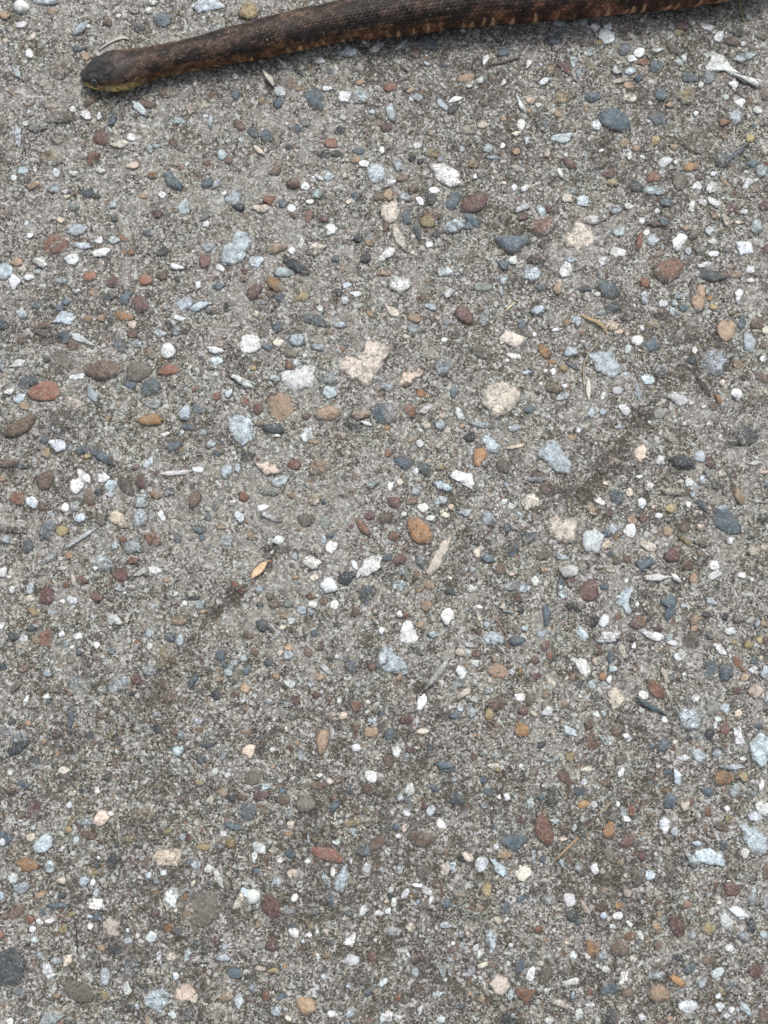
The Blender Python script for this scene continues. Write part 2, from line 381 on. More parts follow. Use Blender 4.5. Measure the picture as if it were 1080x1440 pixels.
# Stones seen in the photograph, one line per stone group; every entry is
# x, y, length, width, angle, colour letter + shape letters (A angular, R rounded, P proud, F faint)
CATALOG = {
(0, 0): """125 45 78 58 0 wRP;125 140 62 32 5 w;32 232 34 27 0 c;166 303 42 48 80 wR;255 8 130 56 -5 qA;345 385 135 112 0 bRF;
925 118 90 80 30 sA;605 128 66 40 0 b;670 92 32 26 0 w;755 65 54 36 0 cR;838 60 48 40 20 w;445 270 78 42 10 sF;485 318 48 46 0 tA;
515 565 105 38 42 b;95 410 85 32 -60 q;50 430 64 60 0 bF;280 598 92 50 -20 tF;335 660 140 84 0 gF;485 650 58 50 0 wR;562 655 46 30 80 w;
637 675 70 48 80 s;573 778 86 82 80 mR;742 775 58 44 0 w;675 812 98 42 5 cA;1008 792 104 92 0 mRF;525 890 76 58 50 r;285 890 116 80 0 kF;
130 958 66 40 0 q;74 1002 38 34 0 w;316 975 48 38 80 w;748 932 80 34 12 pA;185 1045 78 40 25 tA;300 1055 88 52 10 qF;368 1078 48 26 0 w;
376 1106 36 26 0 c;858 985 62 36 0 oF;968 1025 120 58 -42 s;1035 1162 92 70 75 qA;912 1096 42 36 0 w;806 1106 48 34 -10 t;885 1206 62 50 0 mR;
645 1232 48 40 0 d;435 1290 90 62 25 q;340 1238 42 38 0 p;832 1310 56 44 0 s;310 1375 146 108 0 rR;555 1350 62 40 0 w;636 1350 72 42 -10 q;
470 1380 96 36 -10 q;572 1420 92 46 10 w;740 1416 50 44 80 r;915 1416 62 44 30 dA;100 760 128 36 -82 q;410 616 34 30 0 wR;145 692 44 34 50 w;
455 172 100 36 40 q;215 722 90 40 5 qF;840 500 60 36 0 sF;935 520 84 56 20 bF;835 588 80 36 0 b;785 612 110 36 -50 q;1075 610 60 64 0 cA;
780 155 60 50 0 s;500 155 28 24 0 wR;320 785 64 40 -20 c;185 212 62 26 30 c;415 975 50 30 0 w;565 962 50 26 -15 w;1000 680 90 34 0 q;
690 1340 60 34 -20 r;168 1325 34 30 0 w;490 1085 70 40 0 s;415 1160 66 44 0 qF;632 1150 56 36 40 q;880 825 54 30 0 q;840 840 34 44 0 q;
15 700 60 90 80 bF;30 90 60 50 0 t;300 70 60 50 0 tF;860 15 50 36 0 w;1050 920 34 30 0 w;545 1105 50 34 0 d""",
(270, 0): """85 25 170 84 0 qA;318 72 112 84 10 kR;140 165 68 30 20 q;580 335 66 52 0 gF;720 340 62 40 -10 w;880 290 92 60 20 qA;968 285 46 46 0 d;968 237 30 26 0 wR;
1040 268 84 34 35 w;500 345 74 20 -40 c;605 408 84 20 -30 d;765 395 84 36 -20 sF;335 362 76 44 0 bF;100 440 70 44 0 eF;243 430 34 30 0 w;495 520 68 48 -35 wA;
560 465 56 68 80 tF;600 500 40 36 0 t;245 530 42 56 80 s;690 550 118 96 -50 sA;862 540 84 66 20 wA;945 545 76 70 0 qF;40 600 110 84 0 cA;395 562 54 30 60 kA;
487 580 46 56 80 s;75 655 30 30 0 w;106 690 44 76 -75 q;268 708 80 46 -45 m;345 745 76 52 -30 dR;420 765 70 66 0 s;637 690 58 54 0 eR;
590 720 60 44 0 sF;830 732 68 60 10 dA;780 805 68 56 0 rR;735 865 66 44 0 d;810 865 64 36 0 dR;548 822 52 38 0 d;375 850 76 28 -45 c;172 875 52 50 0 q;
85 918 46 38 0 r;205 905 44 38 0 b;470 960 66 58 30 b;920 897 50 44 0 tR;965 925 54 40 0 w;1035 975 96 96 0 qR;940 852 60 40 0 sR;570 1032 74 58 0 bRP;
640 1048 48 40 0 w;90 1028 62 52 0 s;145 1030 76 40 40 q;712 1000 60 22 -40 w;775 995 60 44 0 q;860 985 30 30 0 cR;705 1090 64 54 0 q;922 1100 50 42 0 s;
435 1125 62 54 20 r;235 1110 84 76 30 q;180 1090 38 34 0 w;268 1168 60 46 0 dRP;515 1145 56 48 0 s;562 1172 48 44 40 wA;665 1138 44 30 0 w;
385 1175 86 44 0 c;660 1215 68 50 60 r;742 1235 48 44 0 m;935 1340 58 48 20 dR;575 1212 50 34 0 b;480 1400 128 46 20 t;
560 1408 52 48 0 w;80 1262 44 36 0 w;75 1225 60 40 0 q;700 1395 100 64 0 cA;612 1370 30 60 70 w;1050 1105 66 52 0 b;1000 1370 48 36 0 t;
95 1395 68 50 0 q;880 1135 32 30 0 c;1065 845 38 40 0 w;755 498 60 30 0 w;945 465 50 40 0 t;850 665 50 26 -10 w;780 1288 60 60 0 w""",
(540, 0): """245 240 110 70 -20 s;105 250 90 26 35 w;170 310 66 54 0 b;335 365 46 40 0 d;570 340 56 30 70 w;460 308 50 36 0 sF;810 362 54 34 70 w;
935 395 54 52 0 tR;1020 385 96 44 -45 m;950 220 90 66 -20 s;990 180 80 60 0 sF;465 442 94 50 8 tR;35 490 70 54 15 rR;385 505 70 60 0 b;115 385 66 22 -50 c;
540 455 40 34 0 q;478 490 38 20 0 w;670 465 54 26 50 w;405 562 74 28 20 w;330 590 78 38 -55 q;390 610 66 44 50 d;180 550 60 50 0 q;155 560 30 26 0 w;
40 640 90 48 -65 q;15 718 56 52 0 m;530 640 50 60 70 gF;665 298 100 44 20 s;1000 550 110 60 20 kF;985 640 52 50 80 t;825 568 56 38 -20 p;870 590 34 24 0 w;
818 626 28 34 0 t;668 668 34 32 0 tA;555 706 58 30 0 c;770 700 36 54 80 w;810 712 36 30 0 w;745 755 56 28 0 c;475 730 86 50 0 cF;725 720 60 50 0 bF;
1000 778 104 52 5 qA;900 700 70 80 0 sF;585 836 50 46 0 qR;665 822 28 28 0 wR;800 795 48 36 60 q;188 822 46 34 0 wR;262 752 30 28 0 t;
918 865 62 28 70 c;745 855 50 38 -10 t;610 885 64 22 0 q;275 860 84 60 0 kF;505 925 54 40 0 kA;152 890 36 30 0 d;205 910 36 30 0 d;80 935 74 44 -40 q;
352 990 176 84 -30 wA;322 900 40 34 0 q;1045 920 84 44 -40 m;990 972 76 32 -60 wA;512 995 26 44 80 w;790 1060 52 36 20 wA;732 1055 26 36 80 w;
105 1005 76 36 20 b;40 1030 80 30 35 w;165 1068 74 54 60 b;260 1115 76 60 -50 dR;280 1072 54 34 0 wA;400 1115 126 66 62 s;510 1145 150 100 32 mR;
1030 1120 66 56 -40 cA;25 1100 60 60 0 t;778 1170 108 32 25 w;885 1185 66 40 -60 q;935 1175 46 40 0 m;205 1135 48 36 -50 w;115 1110 60 44 0 q;
35 1195 90 100 0 cA;270 1210 110 60 0 rF;245 1250 84 66 0 k;675 1225 50 60 80 g;495 1240 84 44 -40 s;395 1275 104 60 25 q;475 1270 50 48 0 s;
125 1225 44 80 80 s;190 1300 100 32 -80 s;85 1340 166 50 -65 cA;295 1318 54 38 0 dR;725 1372 176 108 -5 sA;890 1270 150 90 20 rF;900 1365 100 60 20 mF;
630 1270 40 36 0 b;30 1420 80 44 30 w;10 1275 30 60 80 b;1065 1070 40 44 0 q;680 1070 46 36 0 mF;775 1225 50 40 0 m;
1065 345 40 60 80 q;905 455 60 30 20 w;240 365 36 26 0 w;990 130 60 36 0 q;150 510 50 26 30 t;565 585 60 30 0 gF;770 590 80 30 -60 w;250 1380 44 36 0 w""",
(810, 0): """105 148 54 32 0 w;45 125 66 56 0 q;178 148 48 54 60 wA;170 208 86 76 -40 wA;60 235 80 54 15 b;80 292 36 42 80 q;125 240 46 40 0 k;375 108 56 22 50 w;
595 150 78 48 0 m;575 182 54 42 0 k;285 195 84 54 0 mF;340 180 56 30 0 d;645 136 34 28 0 w;275 275 66 56 0 s;355 298 62 46 20 wR;318 328 50 38 0 wR;
378 350 60 48 0 rR;190 345 68 70 0 bF;455 285 66 24 12 w;540 275 90 44 -45 g;610 318 40 56 60 w;580 350 46 36 0 q;450 370 76 66 40 sA;300 405 58 34 0 q;
228 400 52 36 0 w;245 452 96 34 10 cA;350 440 54 50 0 s;635 440 84 60 0 s;293 480 60 40 -15 t;300 550 76 50 0 cR;478 535 60 78 -70 sA;418 580 24 24 0 w;
620 535 110 100 0 kF;90 548 96 56 -15 s;735 155 76 34 -20 w;800 210 66 48 50 w;875 235 80 56 0 b;905 175 90 60 -20 dF;940 248 34 26 0 w;945 325 118 46 10 q;
880 485 60 56 0 w;740 440 70 74 30 q;700 480 34 32 0 w;840 545 34 32 0 w;915 585 66 46 0 wA;892 660 64 78 -70 qA;1020 620 48 42 0 wR;965 575 36 50 80 bF;
215 680 170 120 -15 sR;460 670 90 70 0 s;675 785 190 140 0 gRF;672 642 28 26 0 w;975 780 48 50 80 kR;835 695 70 46 -10 r;530 590 48 40 0 t;60 300 30 28 0 w;
445 790 46 52 80 kR;268 806 44 56 60 tR;335 838 44 34 0 t;550 828 42 38 -20 t;298 880 32 38 0 w;374 884 36 26 0 w;500 912 76 44 35 w;562 912 24 24 0 w;
640 942 90 48 0 oR;185 978 68 56 10 mR;205 1030 60 34 0 k;130 930 70 50 20 g;435 1000 66 54 0 r;580 1022 86 90 30 gR;835 1025 78 30 -45 t;685 1000 40 44 0 b;
768 982 34 30 0 w;680 1050 54 42 0 w;762 1052 62 56 40 wA;962 1032 106 44 30 wA;437 1070 106 52 -5 qA;343 1055 70 60 0 d;505 1138 68 56 -15 sR;712 1140 52 54 0 wA;
775 1138 68 44 -30 wA;652 1165 40 56 60 w;35 1130 64 56 0 q;225 1175 76 50 10 q;297 1158 50 34 0 w;870 1175 84 60 0 mF;940 1195 34 30 0 w;458 1186 28 26 0 w;
1065 1160 66 56 0 m;890 875 150 34 42 s;835 895 120 100 0 sF;990 920 76 60 -20 s;1040 960 60 60 0 q;1065 930 36 56 80 r;372 1240 40 32 0 w;838 1245 36 60 -70 c;
1015 1275 66 76 0 q;495 1250 50 44 0 s;440 1265 70 34 0 b;396 1308 38 28 0 w;355 1360 96 36 85 r;428 1350 76 66 0 q;582 1362 92 58 55 w;660 1320 66 56 60 g;
612 1282 50 32 -10 t;630 1415 40 42 0 q;685 1402 40 38 0 e;948 1390 116 76 -20 wA;775 1425 52 34 0 w;762 1358 40 30 0 w;230 1420 90 48 -20 w;
100 1235 140 50 10 wF;775 1215 40 32 0 t;60 720 60 60 0 bF;115 700 80 60 20 w;20 400 30 60 80 q;85 375 46 50 60 kA;1060 540 40 60 0 b;240 1300 70 50 20 q;
920 1255 60 24 0 c;860 1255 30 30 0 tR;1070 1400 50 60 0 m;970 60 60 70 0 qF;800 50 50 44 30 tF;1045 180 80 80 0 bF;860 605 60 56 0 eF;750 1300 50 44 0 w""",
(0, 360): """25 85 80 88 20 qR;85 150 70 86 70 wA;97 35 66 50 10 tR;230 42 84 44 -20 w;130 72 42 34 0 c;408 18 66 56 30 wA;165 122 60 32 10 w;345 138 58 34 0 q;428 195 40 26 0 w;
505 112 84 54 10 r;635 145 76 56 0 m;820 135 76 62 15 rR;910 110 64 54 0 b;1000 128 44 38 0 dR;990 65 82 30 -15 w;530 205 60 50 0 tF;610 225 70 50 0 sF;
710 232 82 76 30 sA;790 270 84 96 -60 mR;695 338 108 58 -10 oRA;745 385 56 46 0 p;620 360 40 32 0 d;570 355 46 40 0 t;500 355 50 44 0 t;1040 275 110 74 15 q;
375 258 58 34 0 s;335 290 54 32 0 s;362 352 108 86 30 qA;22 378 54 60 -70 s;125 328 62 40 -20 q;210 278 60 44 0 s;235 390 80 34 0 rF;470 470 136 42 -22 wA;
370 460 76 66 -30 s;235 435 90 40 -10 g;108 475 60 50 0 b;415 500 50 60 70 b;678 500 90 70 -60 sA;748 438 66 50 20 m;948 385 42 52 -60 d;1010 350 66 28 -10 w;
905 440 76 46 10 q;945 535 82 74 0 wR;850 550 70 66 0 tF;770 495 60 34 0 q;990 420 46 60 70 q;1040 425 40 40 0 m;350 605 150 150 0 gRF;582 642 190 106 -3 bR;
778 652 146 100 20 gR;960 645 120 56 10 r;262 582 36 36 0 d;160 702 112 66 10 s;258 760 184 108 3 rR;105 602 90 40 15 w;5 610 40 56 80 q;45 760 58 42 0 w;
515 775 110 52 -65 q;668 740 46 56 80 e;845 740 110 90 0 sA;735 725 66 44 0 s;440 680 70 28 10 w;135 842 64 48 -10 t;110 800 74 44 35 q;1042 885 64 76 0 qR;
1055 960 70 42 -10 s;855 920 130 66 5 oA;1025 995 32 32 0 w;115 960 196 78 28 bR;340 920 120 130 0 gF;320 965 80 50 -60 q;610 912 40 34 0 t;320 1060 92 80 -30 wA;
245 1035 42 46 0 s;262 1112 50 62 70 t;980 1072 86 52 20 sA;570 1122 164 56 -32 s;490 1130 54 30 0 k;930 1002 46 20 15 w;835 1170 66 76 70 q;
45 1165 118 52 8 bR;130 1182 84 36 0 s;765 1190 40 38 0 m;255 1262 92 104 60 bR;435 1292 76 78 0 wRA;470 1240 86 44 -55 w;105 1362 84 88 40 rR;
180 1388 68 56 10 q;708 1290 124 72 -60 gR;800 1266 76 80 0 mR;505 1358 66 92 -75 bR;875 1342 62 40 -35 tR;575 1245 60 54 0 w;620 1290 60 60 0 q;
625 1345 56 32 0 w;950 1330 50 40 0 q;800 1380 74 90 80 q;370 1415 38 50 70 w;425 1405 56 60 0 q;240 1410 56 50 0 b;10 1255 40 40 0 t;995 1220 150 24 5 w;
410 830 90 80 0 cF;550 1330 50 44 0 d;460 1090 60 46 0 s;860 830 80 50 0 qF""",
(270, 360): """360 30 74 60 10 qR;72 30 68 70 50 mR;155 62 52 36 -20 w;585 60 156 60 -30 dA;520 92 100 48 -5 qR;455 155 116 62 -42 oA;350 200 100 64 40 mR;
290 130 40 34 0 m;295 85 32 36 0 m;440 215 50 50 0 b;495 232 60 50 0 s;615 232 84 54 10 kA;35 165 36 44 70 w;45 285 116 52 5 q;195 278 46 34 0 d;95 310 44 34 0 s;
145 172 60 34 0 s;975 15 60 50 30 d;808 20 40 44 0 s;850 75 36 36 0 t;870 165 56 34 30 q;920 215 74 36 -10 w;825 205 46 44 -40 dR;860 248 44 46 0 w;720 298 30 30 0 wR;
695 362 164 62 -18 sR;828 390 86 44 -15 q;480 395 60 66 70 s;405 262 50 28 0 q;362 328 44 36 0 c;148 342 38 30 0 c;330 495 104 94 40 wA;430 515 62 36 -10 s;
592 475 82 68 10 qR;712 512 76 54 30 q;555 548 80 50 0 gR;485 488 60 40 0 c;135 530 84 36 -10 w;140 590 70 46 10 q;120 625 40 34 0 w;545 615 44 50 0 r;
592 600 48 36 0 q;285 705 126 50 -28 wA;205 775 34 56 70 q;130 670 36 26 0 w;345 635 36 26 0 k;465 690 56 44 0 q;635 562 30 30 0 w;
775 765 66 68 -50 qA;770 680 110 80 0 qF;370 860 66 56 50 m;765 885 136 80 12 tA;725 942 40 34 0 s;645 902 48 42 0 m;950 892 108 52 10 tA;
905 960 96 44 -28 dR;458 972 112 56 -10 sR;380 948 40 38 0 t;645 1005 90 66 55 wA;685 1040 74 34 -10 tA;60 990 56 36 0 q;35 862 70 50 0 s;
140 1105 54 32 -15 s;105 1055 60 44 30 q;318 1125 82 60 15 d;255 1190 34 60 -75 q;195 1210 62 72 70 qR;35 1202 70 34 -10 w;430 1195 124 80 -10 pA;
575 1172 66 66 0 r;495 1265 98 50 20 qR;715 1185 124 96 10 tR;290 1355 54 48 0 r;232 1388 40 34 0 w;430 1320 110 50 -15 eF;860 1335 60 50 0 gF;742 1384 34 30 0 s;
1015 1290 80 30 30 q;690 1370 90 60 40 pF;565 1345 36 36 0 t;395 1420 70 44 0 w;15 1370 60 100 60 bR;15 750 40 36 0 r;1000 320 54 40 -50 t;975 940 70 24 -20 w;
140 790 60 46 0 r;300 820 50 50 0 rF;480 1010 36 20 0 w;255 505 60 6 -60 c;850 1010 80 40 -15 cF;1065 15 40 36 0 w;1065 100 50 30 0 t;865 480 60 44 30 qF""",
(540, 360): """92 160 106 90 20 wA;15 100 44 36 0 t;340 92 76 50 10 q;365 205 54 46 20 w;405 210 16 16 0 w;555 172 108 50 0 eR;672 130 36 60 80 q;656 207 36 42 0 q;
828 98 90 76 0 q;888 178 56 48 0 s;975 190 52 62 80 t;1018 82 56 74 70 w;1040 15 60 40 -20 q;670 55 70 54 0 s;725 25 50 50 30 w;850 20 110 50 0 mF;
450 335 124 72 -38 mR;260 285 60 36 -20 q;175 350 76 44 5 t;168 408 56 46 0 q;50 315 80 50 -45 c;358 370 50 38 0 q;565 350 50 80 70 q;410 430 90 70 20 gF;
632 272 32 36 0 w;862 305 76 42 10 q;775 385 46 56 80 s;215 235 44 28 0 m;545 298 26 20 0 k;720 462 140 74 0 cA;340 475 32 26 0 w;125 455 40 30 0 c;
545 538 120 64 -22 gR;735 562 76 28 -10 w;693 588 24 22 0 w;902 540 92 56 -55 oR;940 598 46 26 0 o;1010 632 44 40 0 k;330 622 76 90 75 qR;330 670 56 30 0 d;
18 535 50 56 0 w;202 768 60 48 0 oA;130 725 66 30 20 b;20 735 66 40 0 q;395 770 50 66 80 s;800 655 46 36 0 q;830 662 30 30 0 s;
950 652 30 38 0 w;1028 30 20 20 0 w;880 722 26 24 0 w;955 735 100 70 0 kF;1015 732 30 24 0 w;1005 790 84 40 20 q;865 765 40 30 0 m;818 862 52 50 0 s;
920 904 26 26 0 w;150 870 60 78 -70 rA;240 860 90 54 10 wA;30 880 70 110 -75 qA;428 892 80 42 -55 wA;325 902 40 44 50 p;240 950 44 48 0 c;318 955 66 56 -40 q;
198 978 38 26 0 w;550 950 110 30 -8 q;435 955 44 32 0 t;735 968 66 38 10 qR;205 1055 44 48 0 wA;600 1060 104 62 -45 q;538 1128 110 70 60 oRA;485 1018 56 50 0 d;
740 1072 110 20 12 p;115 1165 110 80 -10 sA;230 1195 106 64 -35 sR;565 1168 34 34 0 q;178 1210 24 40 70 w;670 1180 66 84 -70 gR;440 1250 130 76 -20 wA;
470 1285 80 26 -50 w;90 1275 46 44 0 c;35 1295 36 56 60 w;180 1315 66 56 0 q;335 1300 96 44 -18 q;320 1375 76 46 10 q;215 1415 60 42 0 w;60 1385 72 60 -15 m;
162 1382 70 48 20 b;855 1225 80 60 0 bF;855 1255 86 40 5 q;930 1310 110 76 0 bF;945 1300 40 46 -50 t;825 1385 120 90 -30 cA;675 1380 34 30 0 w;715 1408 48 34 -20 w;
375 1410 36 30 0 p;1058 1022 56 34 0 t;20 1110 40 44 0 r;150 1035 36 30 0 t;315 1190 50 40 0 k;20 965 36 30 0 o;1025 380 36 50 70 o;970 415 56 20 10 w;
1070 365 34 44 80 q;905 405 26 30 0 c;845 445 24 26 0 w;905 650 28 28 0 w;1050 540 70 50 0 q;1060 620 80 24 -30 s;660 490 28 20 0 w""",
(810, 360): """520 80 160 128 5 rRA;388 150 56 60 80 rR;770 115 150 60 -8 dA;690 240 72 160 82 tRA;660 200 44 140 85 bRF;185 190 132 88 -8 sA;118 216 36 26 0 wR;388 235 54 76 75 q;
155 30 90 46 30 wF;50 185 74 40 0 d;215 285 90 60 20 s;490 270 46 36 0 w;550 265 36 40 0 qR;570 225 40 46 60 q;550 320 56 46 0 q;600 290 46 46 0 s;750 238 32 34 0 oR;
980 75 44 46 0 w;982 136 44 28 0 wR;905 105 60 44 0 t;915 225 44 66 70 wA;725 50 90 40 10 w;772 285 50 36 0 k;875 322 40 24 0 t;845 415 90 126 80 tR;
1020 378 70 72 0 b;935 370 44 70 70 s;970 490 72 104 -78 qA;195 390 84 56 -25 pA;235 425 50 32 0 p;35 435 36 36 0 r;135 318 54 32 0 q;345 475 60 58 0 wRA;
292 525 32 42 70 w;430 495 94 72 -15 sA;430 390 90 56 0 kF;605 430 180 120 0 bF;470 335 66 50 0 dF;285 340 76 50 0 dF;665 532 32 36 0 w;370 405 26 34 0 w;
10 365 36 60 80 q;780 600 126 120 30 q;655 585 56 44 0 d;912 612 60 56 0 t;942 678 44 48 0 dR;1050 685 90 54 -20 b;1050 580 36 36 0 w;1050 505 44 40 0 b;
1065 420 36 50 80 c;470 645 90 76 -20 sF;400 695 76 48 -20 q;230 758 54 38 0 w;345 770 34 86 -75 q;150 788 36 36 0 w;270 865 70 60 -20 w;85 880 42 52 0 q;
150 878 40 38 0 q;570 800 130 52 -30 wA;645 825 44 26 0 w;715 735 150 36 -52 d;800 805 56 30 -60 oRA;715 850 28 14 40 w;775 845 50 44 0 b;822 712 34 30 0 c;
900 775 60 44 -20 w;468 888 66 56 20 eR;742 945 38 24 0 w;602 945 24 18 0 w;12 980 32 36 0 w;240 962 46 30 0 q;530 1020 120 50 -40 cA;360 1110 66 84 65 pA;
590 1155 150 78 -20 dA;695 1130 56 62 0 q;475 1152 50 58 50 w;755 1165 84 50 -55 m;220 1160 70 50 20 mF;735 1220 28 50 -65 q;405 1298 56 40 0 w;300 1330 46 50 0 p;
355 1240 40 22 10 w;170 1278 66 22 0 c;228 1352 100 66 -42 sR;130 1382 70 56 0 wA;85 1422 60 44 0 t;368 1390 38 56 85 wA;440 1410 40 24 20 p;530 1420 66 44 0 k;
637 1270 44 48 0 w;710 1262 44 50 0 q;800 1280 80 60 -20 gF;585 1268 36 26 0 c;540 1325 110 40 -5 cF;655 1340 26 50 85 q;915 1350 110 46 -65 tR;710 1405 76 40 -60 s;
1010 1165 80 24 0 w;1055 1215 50 24 0 p;1030 1380 90 22 -10 w;1065 1275 34 40 0 q;825 1415 60 40 0 q;630 1395 30 32 0 w;940 1010 190 120 30 dF;1065 770 34 50 80 p;
990 790 50 50 0 bF""",
(0, 720): """270 100 124 70 55 sA;160 195 56 76 80 sR;350 105 66 60 0 k;465 140 190 22 32 w;280 255 130 36 35 qF;455 35 72 44 0 q;570 45 56 72 80 g;670 38 130 70 -32 pA;
790 35 80 86 0 qR;915 25 36 60 -60 w;770 190 110 100 -20 qA;860 155 86 84 0 rA;1000 148 38 54 -75 s;645 190 46 32 0 q;690 155 46 30 0 r;755 275 84 44 10 r;
75 100 130 40 -8 bF;40 155 60 46 0 q;20 340 46 56 60 wR;57 366 30 20 0 w;72 438 40 38 0 wR;170 430 50 52 0 q;172 486 42 36 0 c;188 556 80 50 -25 kA;
250 550 48 42 0 g;265 470 72 108 75 mR;680 352 88 70 -15 mR;575 285 110 76 -10 qF;790 340 84 36 15 w;870 325 62 40 -10 w;743 372 32 26 0 d;940 320 22 18 0 w;
342 262 36 26 0 w;352 316 40 26 10 w;538 320 32 28 0 w;390 245 50 44 0 t;470 380 70 50 -20 r;375 410 40 40 0 r;420 390 30 90 -70 c;545 478 64 50 -10 m;
675 432 74 36 0 q;403 498 56 40 -20 w;354 502 30 26 0 w;942 382 38 34 0 t;1068 485 26 26 0 d;1042 515 28 28 0 w;990 465 36 18 50 w;650 615 82 66 -40 w;
1015 605 76 60 -10 tA;865 530 36 30 0 q;10 636 30 34 0 w;190 655 60 40 0 s;78 700 58 50 0 dR;132 712 48 46 0 w;258 712 88 94 60 rA;200 722 50 40 0 t;
350 688 32 34 0 wR;440 698 50 36 20 w;115 758 46 26 -40 p;408 758 36 24 30 w;375 735 30 40 60 q;548 748 28 34 0 w;847 678 60 50 10 q;845 752 34 44 0 w;
960 700 60 50 0 s;1010 720 40 56 0 q;925 820 90 136 80 kRF;630 780 44 44 0 s;445 792 46 34 0 s;400 830 50 44 0 g;20 870 40 44 0 s;135 880 70 36 20 b;
270 905 44 36 0 q;85 985 70 36 50 g;430 960 90 80 0 qF;670 960 130 80 40 qF;770 940 60 66 0 mR;920 960 90 60 0 bF;955 1045 110 60 10 b;265 1040 42 28 0 w;
270 1070 36 28 0 s;395 1022 44 28 20 b;575 1048 46 26 30 p;740 1020 44 30 0 d;805 992 36 18 0 d;400 1160 34 110 84 s;405 1240 60 36 0 d;570 1145 60 36 -20 b;
65 1178 60 30 40 d;30 1230 90 70 0 qF;110 1260 90 70 0 qF;890 1222 52 50 0 dR;975 1232 50 44 0 b;1025 1255 40 60 -60 q;670 1295 34 40 0 d;105 1330 120 50 35 d;
90 1340 80 26 35 c;205 1400 48 46 0 s;1005 1340 60 56 0 q;150 1060 24 60 70 w;160 1185 36 34 0 t;630 1250 36 60 75 kF;470 1380 60 66 0 gF;975 1325 36 30 0 s;
880 1140 36 34 0 q;840 880 90 70 0 qF;1075 960 30 50 0 s;500 1250 70 50 0 dF;320 1350 40 40 0 t;250 1290 40 40 0 t;320 1240 60 60 0 mF;620 1170 60 30 0 g""",
(270, 720): """640 45 96 66 0 gR;165 85 54 36 0 t;195 160 60 66 0 q;270 30 60 60 30 w;435 25 116 34 -28 w;602 97 34 26 0 tAP;485 158 62 42 0 w;775 130 50 34 20 s;
750 60 56 76 0 e;785 195 74 54 40 wA;740 155 30 40 0 q;960 85 110 46 -55 rR;1000 20 64 50 0 mR;1060 45 40 60 0 b;525 210 56 52 0 gR;
670 282 126 76 -5 w;580 250 40 40 40 q;918 300 56 28 -60 w;850 340 36 40 60 c;868 368 92 70 20 dA;985 450 90 96 -50 sA;975 505 44 36 -30 s;770 412 84 66 0 wAP;
682 368 56 44 0 c;585 365 36 28 0 t;440 476 52 52 -40 g;382 522 40 40 0 d;460 520 56 40 0 tF;672 475 50 36 20 r;540 515 60 40 0 e;742 500 44 60 -70 b;
680 520 38 36 0 w;802 520 44 40 0 w;675 562 30 36 0 q;775 570 60 22 -60 t;620 548 64 60 -30 qA;518 578 44 44 0 t;558 612 42 40 30 w;398 635 60 78 -60 sA;
448 662 50 46 0 s;548 660 66 40 0 b;690 676 50 46 0 s;312 692 66 44 0 b;215 670 44 66 -70 cF;240 405 44 38 0 r;15 482 42 28 0 d;50 515 44 60 60 q;60 560 36 26 0 t;
385 430 54 32 30 q;270 440 60 50 0 m;90 30 40 40 0 s;35 100 60 40 0 s;55 150 38 36 0 s;330 130 66 60 0 tF;160 810 60 60 0 s;178 850 30 60 -80 s;
228 860 40 66 70 q;290 820 44 40 0 q;265 842 40 34 0 s;355 785 44 50 0 r;440 845 70 60 -20 sA;548 760 46 40 0 t;655 790 56 44 -20 bA;718 765 30 66 -55 b;
602 824 30 28 0 c;545 805 50 46 0 q;310 890 48 46 -40 s;205 900 46 50 30 q;475 925 44 44 0 t;235 955 54 40 0 d;298 990 50 56 70 t;550 962 66 40 -20 wA;
603 935 26 60 -60 w;755 885 90 36 -35 w;720 928 52 38 -20 t;895 860 110 60 -40 s;1015 870 48 44 20 mR;1068 830 50 96 70 q;895 960 26 60 70 c;935 965 26 34 70 w;
155 940 44 32 0 t;135 1030 46 56 70 d;232 1030 40 44 0 m;585 1062 36 64 82 m;702 1032 50 32 0 m;435 1068 60 36 0 q;538 1085 46 40 -30 q;925 1090 66 60 0 r;
990 1068 26 26 0 w;832 1060 28 36 0 w;850 1145 52 44 20 cA;765 1152 54 36 0 b;35 1178 42 44 -40 q;562 1145 56 60 0 eF;463 1165 26 24 0 w;925 1205 46 56 60 b;
1005 1235 84 76 -20 tA;735 1288 66 150 80 tRA;90 1302 84 52 10 s;178 1360 44 76 60 q;50 1395 56 52 0 s;320 1345 66 76 -40 p;385 1330 40 54 60 d;
405 1342 36 34 0 d;555 1325 38 38 0 m;625 1375 60 56 0 qF;922 1325 50 44 0 w;450 1335 36 30 0 w;1012 1170 56 40 0 q;1065 1130 34 40 0 s;670 970 50 32 0 q;
290 1238 40 22 0 t;780 820 50 36 0 sF;590 1300 30 30 0 t;20 935 30 66 60 s;700 470 30 20 0 w;500 790 40 26 40 c;920 560 40 60 70 b;1065 670 36 44 0 w;420 1155 54 26 0 bF""",
